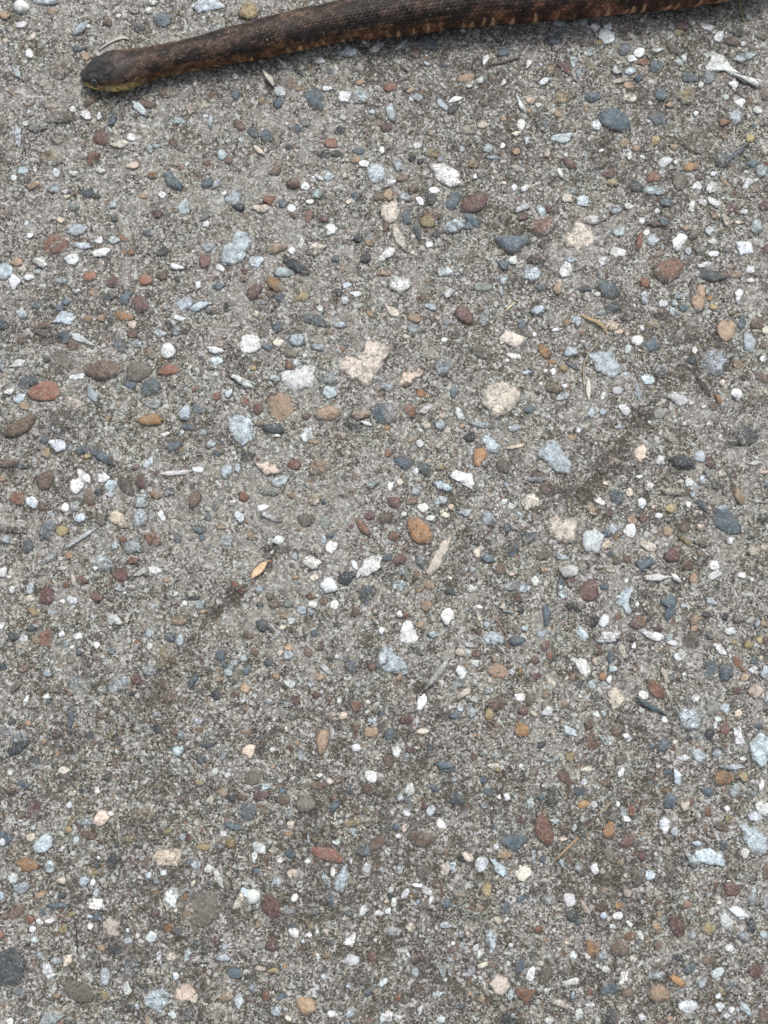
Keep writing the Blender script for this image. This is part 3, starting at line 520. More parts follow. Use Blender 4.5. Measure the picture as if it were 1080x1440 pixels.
(540, 720): """20 25 84 70 20 b;200 108 172 116 -55 oRA;262 34 46 30 0 w;112 12 34 30 0 w;55 140 56 50 40 r;85 268 84 54 22 m;205 270 70 56 -40 q;15 255 60 36 0 s;
95 335 70 44 0 q;308 250 210 56 62 cA;85 412 60 54 0 q;255 410 56 56 -30 tR;178 355 34 66 80 t;365 440 72 38 -25 s;195 440 46 24 0 k;235 525 70 60 0 t;
85 578 38 36 0 w;122 575 42 42 0 rR;358 590 60 84 75 w;275 688 56 36 0 q;200 635 30 54 -50 t;585 35 80 66 -40 q;450 5 70 40 0 q;
345 18 50 30 0 c;525 220 50 70 60 c;690 90 60 50 20 s;722 220 52 84 65 s;585 262 66 46 -30 s;810 140 80 70 0 sF;895 235 70 84 70 gR;905 328 50 40 -25 t;
1035 332 96 60 5 wAP;995 250 88 36 -15 q;495 328 40 40 0 q;655 320 60 70 50 b;718 350 32 20 0 pR;488 430 60 44 30 w;720 415 80 50 0 qF;850 390 40 52 -60 w;
785 425 70 46 -10 q;758 485 46 52 0 mR;772 550 42 44 -45 dR;668 535 42 38 0 c;700 562 66 24 0 q;915 580 130 50 -82 s;1005 450 52 80 -60 q;995 392 40 36 0 s;
1050 525 66 60 0 d;576 640 38 50 60 q;530 670 44 42 0 m;705 655 60 50 0 bF;745 725 84 56 10 sR;790 655 40 34 0 qR;890 680 40 60 -50 q;
905 755 64 50 50 m;930 805 36 52 -80 r;845 835 56 46 0 m;480 750 44 26 0 w;438 700 16 14 0 w;428 788 46 42 0 cRP;522 798 54 42 0 m;515 850 40 34 0 wR;
465 860 46 46 -50 t;190 780 100 44 -38 dA;305 905 180 36 52 wA;210 1065 86 46 60 wA;435 900 52 70 -70 wR;415 965 90 56 30 q;
640 895 116 84 -25 tR;596 948 30 34 0 p;766 896 24 52 85 oR;718 898 34 32 0 w;845 925 76 56 0 mF;85 930 44 40 0 t;450 1015 90 40 30 c;590 1005 56 38 20 q;
762 1030 56 60 50 wA;910 1025 40 54 60 t;622 1085 100 66 10 bA;590 1135 50 66 0 k;492 1125 52 60 -70 qR;320 1115 46 100 -70 mA;395 1140 56 44 0 s;
778 1115 60 52 -15 mR;915 1120 64 50 20 wA;850 1135 56 30 -30 c;822 1050 46 80 80 gR;125 1165 80 44 0 m;635 1200 46 32 0 b;775 1222 100 74 -20 oRA;
35 1250 70 64 0 sR;885 1305 38 46 60 d;1048 1230 90 50 -50 q;70 1345 50 72 -60 wA;128 1375 34 40 0 q;150 1335 60 36 0 m;635 1368 66 36 -25 q;1045 1375 52 62 80 kR;
945 1395 66 30 5 q;770 1425 40 30 0 w;340 1425 100 44 0 s;205 1410 66 60 0 b;25 1400 56 70 80 bA;502 1380 36 34 0 m;258 1325 26 60 80 s;318 1048 40 28 0 c;
595 1330 34 26 0 c;430 1105 40 30 0 q;625 1258 50 30 0 tF;180 1325 20 20 0 w;215 1235 60 26 -5 c;1010 1080 60 50 0 tF;940 950 70 90 0 cF;1070 835 40 36 0 w;
1055 930 46 46 0 t;555 1360 40 26 0 e;620 830 26 24 0 t;110 905 40 28 0 q;620 1425 66 34 0 c""",
(810, 720): """90 155 106 124 80 wA;868 160 44 38 -10 w;1062 195 50 50 0 c;315 45 60 40 0 t;375 35 50 46 0 m;465 20 36 30 0 w;185 10 40 30 0 m;
95 10 60 30 0 p;515 108 66 52 -15 tR;612 85 66 60 0 b;700 85 70 40 -30 p;300 105 60 66 -20 wA;215 90 60 60 0 q;175 125 56 40 0 s;222 145 26 28 0 oR;172 185 54 44 0 p;
410 192 84 42 -25 cA;585 182 34 44 -50 oR;610 155 100 34 -42 kA;715 170 90 50 -10 bF;540 245 74 84 50 m;625 290 72 80 -70 bR;395 288 132 70 5 sA;225 272 50 50 0 g;
285 268 50 40 0 b;190 235 40 36 0 s;185 320 56 36 -30 c;775 300 60 56 0 wR;780 352 90 56 5 wA;930 358 46 40 0 w;985 378 30 24 0 w;1000 220 70 50 0 c;
450 370 132 40 5 wA;562 372 66 30 -45 w;658 375 44 66 80 t;160 425 56 46 40 s;72 442 96 130 88 mR;15 540 46 52 -50 d;278 385 24 30 0 w;
155 612 52 66 80 wR;100 612 56 56 0 d;345 518 26 22 -40 w;380 522 22 22 0 p;235 590 46 36 0 r;415 580 44 66 80 gR;365 605 56 44 -30 oR;
345 625 90 60 10 b;665 605 60 66 -50 tA;735 575 54 40 -15 d;765 505 76 44 -30 q;840 590 36 46 0 d;908 600 64 50 -20 g;978 610 30 46 -50 w;1015 620 36 60 80 q;
1050 628 44 34 0 t;605 525 30 22 0 q;40 685 56 90 -75 q;180 705 124 56 5 wA;435 696 108 46 -18 wR;525 702 52 40 0 q;538 736 52 30 -10 w;460 658 60 30 0 m;
650 720 96 90 0 gR;745 700 48 44 0 d;800 765 96 44 -32 wA;665 650 40 44 0 t;892 736 38 36 0 kR;968 745 50 44 0 kR;1032 720 34 50 60 k;1060 725 36 50 0 m;
865 670 56 34 0 w;325 755 26 44 80 w;258 780 36 80 -72 c;320 720 50 34 0 d;125 780 50 56 0 b;195 815 40 70 82 s;108 840 30 50 -70 p;578 805 56 66 -50 wA;150 926 40 50 75 oR;185 945 28 40 80 w;208 880 38 32 0 q;92 970 34 50 0 q;155 968 40 24 0 q;22 970 36 40 0 s;500 920 30 90 -68 c;
540 920 60 60 0 qF;608 916 26 24 0 w;750 880 84 100 0 sF;838 893 100 120 60 s;905 845 70 40 -60 r;935 880 34 28 0 r;948 932 60 44 20 tA;992 886 54 36 0 w;
995 835 36 36 0 s;1032 825 32 34 0 p;1065 900 44 66 80 q;1008 1002 72 76 -50 cA;905 1000 46 44 0 m;452 1000 140 66 -42 rR;380 1030 52 48 -30 wR;
228 1050 80 108 88 cA;415 1090 170 30 -28 sA;370 1115 44 30 0 w;122 1030 28 34 0 q;112 1135 40 40 0 w;155 1135 36 40 0 q;75 1195 60 54 20 b;230 1225 76 66 -30 b;
672 1045 46 44 -40 wR;635 1155 120 110 -20 qA;770 1095 90 88 0 eR;835 1100 44 50 -60 q;905 1132 54 36 15 p;797 1165 32 30 0 wR;748 1245 60 72 -60 dA;
840 1220 50 60 0 m;495 1168 30 36 0 w;300 1175 120 60 -10 gF;165 1290 70 54 -45 qA;95 1300 90 70 -40 rF;490 1310 66 76 -50 sA;545 1325 30 34 0 r;280 1260 40 30 0 w;
595 1382 68 40 -10 wA;685 1365 76 60 -40 q;915 1265 60 110 -78 wA;795 1355 50 56 0 q;1025 1200 54 40 -20 s;1040 1320 110 150 80 qA;248 1395 70 54 0 g;
935 1388 32 22 0 w;460 1425 30 36 80 w;635 1275 44 40 0 d;950 1060 50 44 0 dF;785 1200 34 44 60 w;1065 1050 40 34 0 q;695 1265 36 36 0 qF;880 1430 120 30 0 qA;
170 110 50 40 0 s;1050 30 60 80 80 dF;985 120 80 60 0 eF""",
(0, 1080): """65 20 32 40 80 w;140 88 74 38 -12 s;75 130 70 56 0 mF;200 235 110 120 0 mF;115 295 34 18 0 w;185 335 38 28 0 w;360 12 60 40 0 c;548 125 40 38 -30 w;
605 55 40 50 0 d;390 208 36 34 0 w;662 172 24 32 0 w;575 278 66 84 60 pAP;627 255 36 32 0 w;400 300 36 54 70 kF;390 345 44 44 0 kA;480 300 90 40 0 qF;
505 375 84 46 -10 b;30 395 70 90 80 s;14 415 34 48 80 w;245 428 110 66 45 qA;175 390 50 40 40 c;120 400 66 60 0 bF;355 455 44 44 0 w;430 400 40 34 0 q;
160 545 124 66 -20 oA;280 555 56 66 70 qR;75 620 48 60 60 w;120 672 86 56 20 q;10 710 30 56 80 q;185 655 46 36 0 m;230 712 90 34 32 t;525 585 76 44 -10 kF;
640 505 60 80 70 d;545 540 34 34 0 s;655 438 30 30 30 d;775 438 66 28 0 d;470 635 58 50 0 q;525 642 36 36 0 w;545 700 34 46 80 q;540 765 100 56 -25 wA;945 352 66 38 10 k;838 602 40 36 0 q;918 590 26 30 0 w;878 635 26 40 80 q;825 525 30 66 80 b;730 395 60 36 0 kF;820 260 130 80 0 kF;
965 720 72 106 88 wA;1045 720 30 44 70 o;1065 390 36 50 0 m;1030 385 34 40 0 q;1065 530 30 50 80 s;1055 820 60 110 80 tF;990 800 20 20 0 w;
95 810 120 56 45 bA;168 850 50 56 60 rR;222 865 34 44 50 w;285 860 80 36 0 w;355 905 50 60 0 k;320 770 120 26 0 s;350 720 44 36 0 d;240 810 36 40 0 s;
400 822 56 24 10 k;182 908 40 32 0 wR;192 955 32 66 -80 q;628 900 94 96 40 cA;545 840 44 50 -60 s;560 845 14 46 -60 w;510 890 28 36 0 w;718 940 44 36 0 s;
725 968 44 36 0 q;775 940 26 34 70 w;852 950 62 56 0 wRA;870 815 60 44 0 m;948 898 54 56 0 r;1025 920 100 66 -10 sF;5 940 36 56 80 r;650 1020 80 50 0 d;
570 1010 44 40 0 t;270 1140 56 94 -60 wA;380 1080 56 76 70 c;320 1085 50 34 0 q;740 1110 130 120 20 sRF;900 1065 36 76 -70 w;
968 1060 66 60 50 c;1058 1050 46 84 80 q;850 1150 66 40 0 pF;595 1170 50 84 80 q;715 1245 40 72 88 w;580 1275 50 66 50 k;
1045 1260 110 90 20 pA;770 1345 30 36 0 q;972 1390 46 46 0 w;285 1410 120 66 20 qA;145 1380 90 56 0 dF;365 1355 30 90 -45 c;60 1425 34 40 0 w;720 1345 80 50 0 dF;
820 1245 44 50 0 dF;1050 1380 60 66 0 sF;320 1280 40 30 0 t;185 1120 40 56 60 tF;110 1250 70 50 0 qF;470 1060 34 26 0 w;225 1050 36 30 0 q;350 630 60 40 0 c;
990 1170 40 44 0 q;620 1430 70 30 0 sF;150 980 40 50 0 dF;300 150 60 60 0 gF;460 125 34 26 0 d""",
(270, 1080): """130 22 36 44 60 wR;340 55 94 76 10 gR;312 240 96 102 0 sR;200 40 28 28 0 w;388 155 86 58 5 mR;515 175 80 54 -10 bR;640 200 100 96 0 gR;708 100 70 50 0 b;
505 125 48 36 0 s;418 100 56 36 0 q;285 162 54 44 -20 b;225 165 44 48 0 d;170 135 76 44 -30 tF;100 178 46 48 0 c;40 82 46 32 0 k;130 90 60 56 50 bF;885 118 48 52 0 s;
988 120 60 64 0 bR;1008 46 66 62 -20 wR;718 40 34 28 0 w;775 75 44 30 0 c;800 210 90 50 55 s;905 308 130 40 5 kF;1010 300 60 44 0 bF;235 325 90 40 -15 s;
176 366 36 34 -30 w;218 418 56 56 50 kAP;65 445 76 36 0 k;548 370 44 34 0 oA;410 355 40 26 0 oF;655 392 28 56 80 q;692 398 34 40 60 k;812 416 44 30 0 w;
795 368 90 40 0 mF;378 445 56 78 50 wA;352 495 30 70 82 w;760 485 176 78 -20 rRA;965 462 84 72 10 sR;1045 420 60 130 -55 bR;895 522 18 36 -80 w;900 355 40 36 0 q;
22 548 52 50 10 q;93 568 40 48 80 wR;275 562 50 24 -10 w;152 622 44 104 -68 wA;495 518 38 26 0 w;550 480 54 50 0 s;650 522 26 34 -50 w;460 460 50 34 0 c;
368 578 40 40 0 s;982 565 50 50 20 w;792 585 22 50 85 w;750 625 50 90 -65 q;840 630 60 120 72 q;785 740 40 100 80 s;475 645 48 64 60 q;565 595 60 50 0 c;
10 645 30 50 70 c;260 755 104 52 55 c;345 722 64 74 80 wRP;445 780 94 144 -75 mR;300 700 40 56 40 q;255 670 60 50 0 gF;575 730 36 50 60 w;
960 800 40 56 60 w;1055 810 52 36 0 w;890 800 50 60 -50 qF;370 882 44 36 0 t;545 805 60 46 0 qF;570 890 40 50 0 s;465 870 40 38 0 d;660 880 56 30 -50 k;
575 925 60 50 -40 w;658 935 40 28 0 w;705 918 28 26 0 w;755 918 40 34 0 c;378 932 24 20 0 w;130 980 56 70 -50 mR;450 995 86 76 0 mR;70 1025 40 52 0 d;
170 1068 72 42 0 q;20 980 34 44 0 s;300 1040 60 50 0 sF;380 985 50 60 0 qF;620 1015 80 34 50 bF;890 970 70 90 -50 w;898 1080 66 76 -40 wA;775 980 40 34 0 d;
1030 962 22 24 0 w;1010 1060 60 56 0 m;755 1050 44 40 20 t;740 1130 60 50 30 dF;738 1170 34 32 0 q;380 1122 60 34 0 c;450 1135 66 36 0 k;240 1150 80 60 -15 s;
320 1165 66 50 0 dF;345 1235 36 60 -60 q;145 1190 60 60 0 bF;195 1280 60 80 -50 oF;15 1292 44 50 0 c;418 1275 50 64 -60 rR;500 1278 50 44 0 s;885 1225 40 30 0 q;
815 1200 50 50 0 tF;985 1265 40 40 0 s;1040 1270 40 90 -70 tF;640 1335 110 78 -15 tAP;128 1380 66 124 85 tF;475 1362 60 58 40 qA;790 1384 58 34 -10 wR;
890 1378 66 44 50 q;265 1310 40 80 80 q;970 1420 130 40 0 rF;1070 1210 30 40 0 w;320 1295 60 36 -30 m;540 1405 40 44 0 c;1070 1400 30 50 0 q;235 850 60 50 0 bF;
400 770 10 10 0 w;545 250 40 60 80 q;555 320 40 50 80 c;720 320 34 40 0 e;910 640 50 40 30 kF;1040 640 60 60 0 gF""",
(540, 1080): """145 122 54 66 70 wR;90 165 36 46 0 q;130 185 54 60 0 s;280 115 70 46 -15 s;360 8 80 28 0 s;560 65 44 46 0 s;415 170 96 66 -45 sA;580 135 44 40 0 s;
690 160 54 40 -20 w;645 158 30 30 0 w;822 198 58 66 60 qA;568 210 54 42 0 q;945 165 76 100 -80 dR;1015 52 110 50 -40 m;640 10 44 28 -20 k;785 5 30 16 0 w;
880 160 40 46 0 s;128 250 40 50 -60 w;262 240 36 60 70 q;225 210 44 60 70 m;215 395 160 86 -5 bRA;120 335 34 46 70 c;65 330 34 44 0 s;80 382 30 26 0 w;
318 315 56 44 -50 w;625 330 50 30 -10 s;900 350 100 170 -66 rR;768 290 40 60 -75 m;905 250 26 36 0 t;960 298 54 36 0 q;1005 398 44 28 0 c;
1070 340 30 50 80 q;675 487 78 44 8 tR;628 445 26 34 70 w;470 500 66 40 -30 cA;435 500 40 46 -30 d;345 565 70 50 60 cA;388 548 34 50 70 q;548 540 64 84 80 wR;785 590 88 74 35 cA;842 490 32 72 82 q;892 515 46 36 0 s;998 538 36 48 80 q;220 585 72 90 80 gR;88 565 34 50 80 q;268 555 36 30 0 b;
188 655 56 24 -5 w;240 690 40 64 55 wR;118 702 34 60 60 wR;40 680 24 34 0 w;54 752 30 46 80 w;22 800 34 36 0 wR;262 745 30 60 75 w;15 745 34 32 0 p;
40 715 36 34 0 d;150 718 24 24 0 o;192 748 24 26 0 q;352 762 50 60 0 sR;435 665 46 44 0 sF;578 680 54 80 -85 k;540 785 40 44 0 tR;430 710 60 36 0 tF;
690 775 60 84 80 s;770 740 48 36 0 s;732 746 26 32 0 w;685 855 34 32 0 w;635 850 30 56 -60 p;1040 740 60 70 -60 wA;1058 835 76 64 -35 dR;925 740 80 50 0 qF;
55 918 76 56 10 wA;150 895 48 50 0 c;345 882 72 30 0 q;435 932 28 38 80 q;475 936 44 30 -20 c;600 945 66 80 60 q;608 1000 30 66 80 q;385 985 24 24 0 w;
868 910 44 50 0 rR;820 905 60 60 0 bF;912 965 36 26 0 t;1028 985 26 22 0 p;835 1000 56 56 0 sF;712 995 28 24 0 w;515 1010 28 40 60 w;540 1040 36 60 60 wA;
375 1020 56 34 0 mF;138 1048 20 40 -70 w;182 1070 66 60 0 mF;320 1130 36 90 -60 q;370 1078 46 22 10 q;555 1106 58 28 20 c;492 1138 42 50 -70 q;508 1175 26 32 0 w;
458 1170 28 36 0 q;765 1115 56 92 80 sR;825 1160 46 76 65 wR;905 1160 66 110 75 gR;875 1098 40 32 0 c;1065 1055 50 50 0 w;1030 1130 50 70 80 gF;1050 1200 90 40 15 w;
700 1100 20 30 0 w;650 1222 110 84 -18 cA;712 1275 36 60 80 q;795 1270 114 106 20 rA;915 1248 30 24 0 w;1065 1280 30 50 0 q;988 1315 96 50 -15 c;175 1150 36 60 -70 q;
8 1200 26 36 70 w;345 1185 26 30 0 w;82 1290 46 40 0 r;550 1302 34 44 -60 tA;330 1320 60 36 30 bF;205 1350 30 66 65 w;665 1355 46 40 -30 p;725 1392 30 32 0 q;320 1418 44 40 0 w;20 1395 56 66 -60 w;75 1400 60 26 -20 w;795 1400 90 66 0 bF;700 1410 60 76 -50 d;425 1340 60 40 0 sF;300 1275 50 34 0 q;
930 1420 50 34 0 w;150 1355 70 50 0 gF;515 1355 50 36 0 rF;480 1270 36 22 -30 t;950 950 100 50 0 sF""",
(810, 1080): """162 72 66 60 10 tR;55 5 66 34 0 c;165 10 60 28 0 b;250 28 28 60 65 w;42 78 28 44 80 w;20 135 70 46 0 s;75 132 28 30 0 w;45 205 76 56 0 oA;100 205 44 34 0 w;
38 288 34 32 30 w;825 55 120 84 15 oRA;770 50 70 80 0 bF;938 48 62 44 -50 kR;568 50 50 90 -75 q;515 20 50 40 0 s;740 132 66 52 -15 sR;890 128 54 72 80 qR;
1038 92 24 70 85 w;998 140 46 28 0 q;525 182 74 94 60 sR;610 212 44 50 60 cA;650 195 32 50 80 m;705 180 30 40 0 c;500 125 50 30 0 oF;1045 225 86 70 -40 wA;
1003 268 70 56 -20 q;745 245 60 52 -30 r;845 225 44 36 0 w;862 292 50 56 -50 kF;815 330 84 52 -30 b;495 318 56 86 85 w;550 355 36 40 0 q;
312 240 36 66 84 r;280 285 56 30 -30 w;235 205 26 30 0 w;238 318 44 34 0 s;185 345 62 90 78 oR;290 408 66 90 -55 mR;185 485 60 84 -60 gR;372 495 46 50 0 m;
265 250 34 50 0 q;830 435 46 64 60 s;755 380 36 36 0 b;680 425 56 30 0 q;745 500 150 70 -20 q;660 515 60 90 50 q;695 515 34 30 0 r;945 475 56 56 -30 w;
102 570 50 60 85 wA;148 580 32 34 0 c;413 600 60 56 10 qA;340 605 72 110 -75 gR;15 560 40 60 0 qF;875 680 88 78 -15 mR;875 610 60 44 0 kF;990 740 66 66 0 qF;
1070 745 30 90 80 q;1070 580 40 90 80 bR;155 682 36 36 0 t;288 702 40 44 -60 c;275 608 24 30 0 c;145 780 64 60 0 bR;240 775 54 46 0 oR;235 830 50 42 0 wR;
50 785 26 76 -60 c;150 830 36 38 0 q;300 878 44 40 0 w;205 890 32 30 0 w;15 860 36 46 0 s;625 770 46 46 0 r;470 822 34 38 0 k;568 885 78 142 -76 mR;
745 908 76 64 -30 kA;652 935 46 54 -70 q;905 805 110 46 -25 wA;935 830 56 38 10 w;845 865 66 120 -68 wA;985 885 70 74 0 d;410 855 24 20 0 o;450 885 50 46 0 t;
302 945 72 60 0 rR;90 1010 92 90 0 oRA;240 1010 100 80 -15 bA;360 940 28 56 -65 w;180 967 46 8 0 c;355 985 40 36 0 s;395 990 30 36 0 t;460 1000 44 50 -70 bR;
715 985 66 70 40 bF;860 1010 44 40 0 w;945 950 66 50 -30 q;650 860 30 36 0 oF;150 1055 56 60 0 q;65 1060 34 36 0 w;400 1045 70 36 -30 bF;580 1070 70 50 -40 d;
640 1130 60 76 60 s;730 1085 40 50 50 b;165 1130 42 34 0 w;120 1110 20 26 0 w;265 1175 56 90 65 w;320 1075 54 60 0 c;1015 1145 80 76 0 mR;800 1150 50 70 -50 q;
705 1210 40 50 60 q;572 1195 90 40 -35 oA;445 1165 90 44 0 q;685 1155 40 34 0 mF;205 1240 70 54 -10 s;160 1245 60 56 0 s;290 1262 76 60 10 bR;465 1265 120 100 0 tR;
820 1262 50 46 0 k;800 1285 40 40 0 w;75 1255 50 44 0 r;78 1330 56 22 0 w;630 1340 100 66 10 wRA;15 1385 44 60 70 wR;188 1395 84 100 60 dR;812 1345 60 50 0 w;
875 1362 40 40 0 w;1065 1390 80 90 60 bR;955 1355 90 36 -50 q;848 1395 32 30 0 w;120 1410 32 28 0 w;530 1415 50 44 -20 t;365 1395 44 40 0 w;475 1425 60 36 0 b;
1000 690 40 44 0 qF;880 1210 70 60 0 sF;260 1355 50 60 0 cF;560 715 50 44 0 sF;1060 940 50 40 0 q;860 640 30 24 0 w""",
}
# Larger or oddly shaped stones, traced (photo pixels): colour+flags, height mm, outline
TRACED = [
("wA",1.0,[(983,74),(1003,72),(1018,80),(1027,94),(1040,104),(1062,114),(1067,121),(1060,124),(1044,117),(1030,108),(1020,101),(1006,102),(994,101),(985,92),(980,82)]),
("qA",.6,[(335,316),(350,318),(353,335),(348,352),(340,366),(328,371),(309,362),(315,345),(326,334)]),
("cA",.9,[(474,509),(486,501),(497,505),(504,500),(512,492),(516,478),(526,473),(534,480),(543,486),(550,491),(546,500),(538,508),(538,520),(527,528),(521,541),(513,543),(504,533),(495,534),(486,525),(478,520)]),
("wA",.9,[(394,525),(404,521),(421,520),(427,514),(440,513),(444,516),(442,530),(440,545),(426,546),(410,548),(399,542)]),
("tRA",.8,[(375,564),(382,556),(396,552),(408,558),(414,571),(412,586),(402,595),(389,594),(379,584)]),
("qA",.7,[(568,569),(568,0)]),
("sA",.6,[(521,573),(530,567),(544,566),(553,573),(556,585),(548,594),(536,595),(526,589)]),
("cA",1.0,[(678,548),(690,540),(704,537),(716,540),(727,543),(733,552),(731,562),(724,572),(716,578),(708,583),(697,588),(690,584),(683,573),(677,567)]),
("pA",.8,[(558,545),(563,535),(567,524),(576,521),(580,526),(590,518),(596,525),(591,530),(582,534),(578,541),(568,544)]),
("qA",.7,[(321,590),(333,582),(351,585),(359,589),(361,608),(354,619),(340,626),(330,617),(323,606)]),
("qA",.8,[(758,630),(769,621),(779,617),(790,626),(795,641),(803,654),(800,666),(786,664),(774,655),(763,646),(756,638)]),
("qA",.7,[(826,499),(836,493),(849,494),(863,494),(865,506),(873,524),(862,533),(848,526),(836,518)]),
("wA",1.5,[(500,814),(504,801),(510,790),(522,780),(533,778),(538,784),(535,797),(522,806),(510,811)]),
("wA",.9,[(571,873),(576,872),(583,885),(589,896),(584,904),(573,905),(563,902),(562,890)]),
("qA",.8,[(540,907),(549,908),(560,923),(572,934),(575,941),(560,944),(543,944),(531,939),(532,925)]),
("qA",.8,[(678,893),(690,889),(702,890),(709,897),(708,904),(696,908),(685,906),(680,900)]),
("cA",1.0,[(768,741),(776,726),(787,728),(800,729),(813,733),(811,746),(810,761),(797,763),(782,758),(771,754)]),
("qA",.8,[(863,838),(874,831),(882,822),(890,824),(888,836),(884,848),(888,860),(884,864),(874,853),(865,847)]),
("sA",1.1,[(929,840),(940,836),(949,840),(950,858),(944,870),(940,880),(934,866)]),
("sRA",1.1,[(1001,728),(1006,717),(1018,713),(1028,722),(1040,733),(1042,745),(1037,752),(1026,752),(1013,745),(1004,738)]),
("wA",.9,[(808,926),(818,925),(826,934),(829,948),(825,953),(817,948),(810,936)]),
("sA",1.2,[(703,1181),(712,1174),(728,1174),(741,1173),(742,1181),(734,1191),(727,1198),(716,1194),(706,1188)]),
("qA",1.2,[(688,1205),(697,1209),(712,1218),(714,1230),(706,1233),(697,1226),(693,1216)]),
("pA",1.0,[(216,1207),(219,1197),(231,1191),(243,1191),(254,1194),(255,1206),(250,1217),(236,1218),(222,1219)]),
("gR",.8,[(258,1275),(263,1262),(275,1256),(291,1254),(304,1259),(308,1272),(306,1288),(296,1299),(281,1303),(267,1296)]),
("dR",.7,[(0,1338),(14,1331),(28,1337),(35,1352),(33,1372),(24,1384),(8,1389),(-5,1384),(-8,1350)]),
("gRA",.9,[(82,1381),(93,1375),(110,1380),(128,1388),(134,1399),(126,1409),(112,1411),(99,1405),(88,1396)]),
("qA",.6,[(1040,1160),(1052,1155),(1066,1168),(1079,1177),(1080,1194),(1070,1203),(1057,1199),(1047,1183)]),
("qA",.6,[(203,1401),(215,1392),(229,1388),(236,1396),(234,1413),(226,1424),(213,1417),(202,1412)]),
("cA",1.0,[(789,337),(795,327),(803,323),(808,314),(816,309),(822,316),(831,318),(834,328),(838,336),(835,346),(828,352),(820,349),(812,353),(806,346),(797,347)]),
("cAF",.6,[(822,307),(834,303),(846,300),(852,305),(848,311),(836,314),(828,315)]),
]
TRACED = [t for t in TRACED if len(t[2]) > 4]

stones = []      # (poly, colour letter, flags, height)
for (tx, ty), txt in CATALOG.items():
    for ent in txt.replace('\n', '').split(';'):
        if 'skip' in ent or not ent.strip(): continue
        x, y, L, W, A, code = ent.split()
        x, y, L, W, A = float(x), float(y), float(L), float(W), float(A)
        if L <= 0: continue
        px, py = tx + x / 4, ty + y / 4
        L, W = L / 4, W / 4
        n = 22 if max(L, W) > 20 else (15 if max(L, W) > 11 else 10)
        if W > L * 1.0 and A != 0 and abs(A) > 60: pass      # the catalogue gives length first, then width, then the slant of the length
        if 'r' == code[0] and False: pass
        if abs(A) >= 60 and W > L: L, W = W, L
        ol = outline(L, W, -math.radians(A), 'R' not in code and 'F' not in code and ('A' in code or code[0] in 'wqcdsp' or RNG.random() < .4), n, 'R' in code)
        poly = ground_xy(ol * (1.2 if code[0] in 'wcq' else 1.1) + np.array([px, py]))
        mm = max(L, W)
        hgt = (.0006 + .00003 * mm) * RNG.choice([.6, .85, .9, 1.4])
        if 'P' in code: hgt = .0030 * min(1.2, min(L, W) / 14)
        stones.append((poly, code[0], code[1:], hgt))
for code, hmm, pts in TRACED:
    out = np.array(pts, float)
    for lev, am in ((0, .10), (1, .13)):           # ragged in-between points
        nxt = np.roll(out, -1, 0); v = nxt - out
        mid = (out + nxt) / 2 + np.stack([-v[:, 1], v[:, 0]], -1) * RNG.normal(0, am * (.35 if 'R' in code else 1), len(out))[:, None]
        out = np.stack([out, mid], 1).reshape(-1, 2)
        if len(out) > 26: break
    out = (out - out.mean(0)) * 1.07 + out.mean(0)
    stones.append((ground_xy(np.array(out)), code[0], code[1:] + 'T', hmm / 1000))

inframe = []
for i, s in enumerate(stones):
    inframe.append(area(s[0]))
order = np.argsort(inframe)[::-1]
picked = {'pebble': 0, 'stone_chip': 0}
class Pile:
    def __init__(s): s.V = []; s.F3 = []; s.F4 = []; s.C = []; s.E = []; s.Fi = []; s.Pt = []; s.Cl = []; s.n = 0
    def add(s, V, Fc, E, off, col, film, pit, cloud):
        V = V + np.array([off[0], off[1], 0]); s.V.append(V); k = len(V)
        s.F4.append(np.array([f for f in Fc if len(f) == 4]) + s.n); s.F3.append(np.array([f for f in Fc if len(f) == 3]) + s.n)
        s.C.append(np.tile(np.append(col, 1), (k, 1))); s.E.append(E); s.Fi.append(np.full(k, film)); s.Pt.append(np.full(k, pit)); s.Cl.append(np.full(k, cloud)); s.n += k
    def build(s, name, label):
        F3 = np.vstack(s.F3); F4 = np.vstack(s.F4)
        T = np.vstack([F3] + ([F4[:, [0, 1, 2]], F4[:, [0, 2, 3]]] if len(F4) else []))
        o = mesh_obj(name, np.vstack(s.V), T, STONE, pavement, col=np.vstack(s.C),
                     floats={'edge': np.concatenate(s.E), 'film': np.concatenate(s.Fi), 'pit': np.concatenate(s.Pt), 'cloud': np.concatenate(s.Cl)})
        tag(o, label, kind='stuff'); return o
pile = Pile()
LOOSE = {}
occ = []
for rank, i in enumerate(order):
    poly, c, fl, hgt = stones[i]
    V, Fc, E, cen, size = stone_geo(poly, hgt, 'P' in fl)
    col = tint_of(c, .08 if 'T' in fl else .16)
    if c == 'w' and RNG.random() < .35: col = col * np.array([.97, .99, 1.03])
    film = (RNG.uniform(.62, .85) if 'F' in fl else RNG.uniform(.0, .60)); film = (.30 if c in 'cp' else .15) if 'T' in fl or 'P' in fl else film
    if c == 'q': film = min(.9, film + .08)
    if c == 'w' and 'F' not in fl: film *= .7
    pit = PIT.get(c, 0) * RNG.uniform(.4, 1.1); cloud = CLOUD.get(c, .1) * RNG.uniform(.5, 1.1)
    if c in 'wc' and 'T' not in fl and np.ptp(poly[:, 0]) + np.ptp(poly[:, 1]) > 5.2 * np.sqrt(area(poly) / 3.14): col = col * .78
    occ.append((cen[0], cen[1], size * .5))
    kind = 'stone_chip' if 'A' in fl or (c in 'wq' and 'R' not in fl) else 'pebble'
    if 'P' in fl:
        LOOSE[(round(cen[0], 4), round(cen[1], 4))] = (V, Fc, E, cen, col, c); continue
    if picked[kind] < 300:
        picked[kind] += 1
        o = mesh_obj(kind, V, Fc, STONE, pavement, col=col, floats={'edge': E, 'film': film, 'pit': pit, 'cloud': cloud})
        o.location = (cen[0], cen[1], 0)
    else:
        pile.add(V, Fc, E, cen, col, film, pit, cloud)

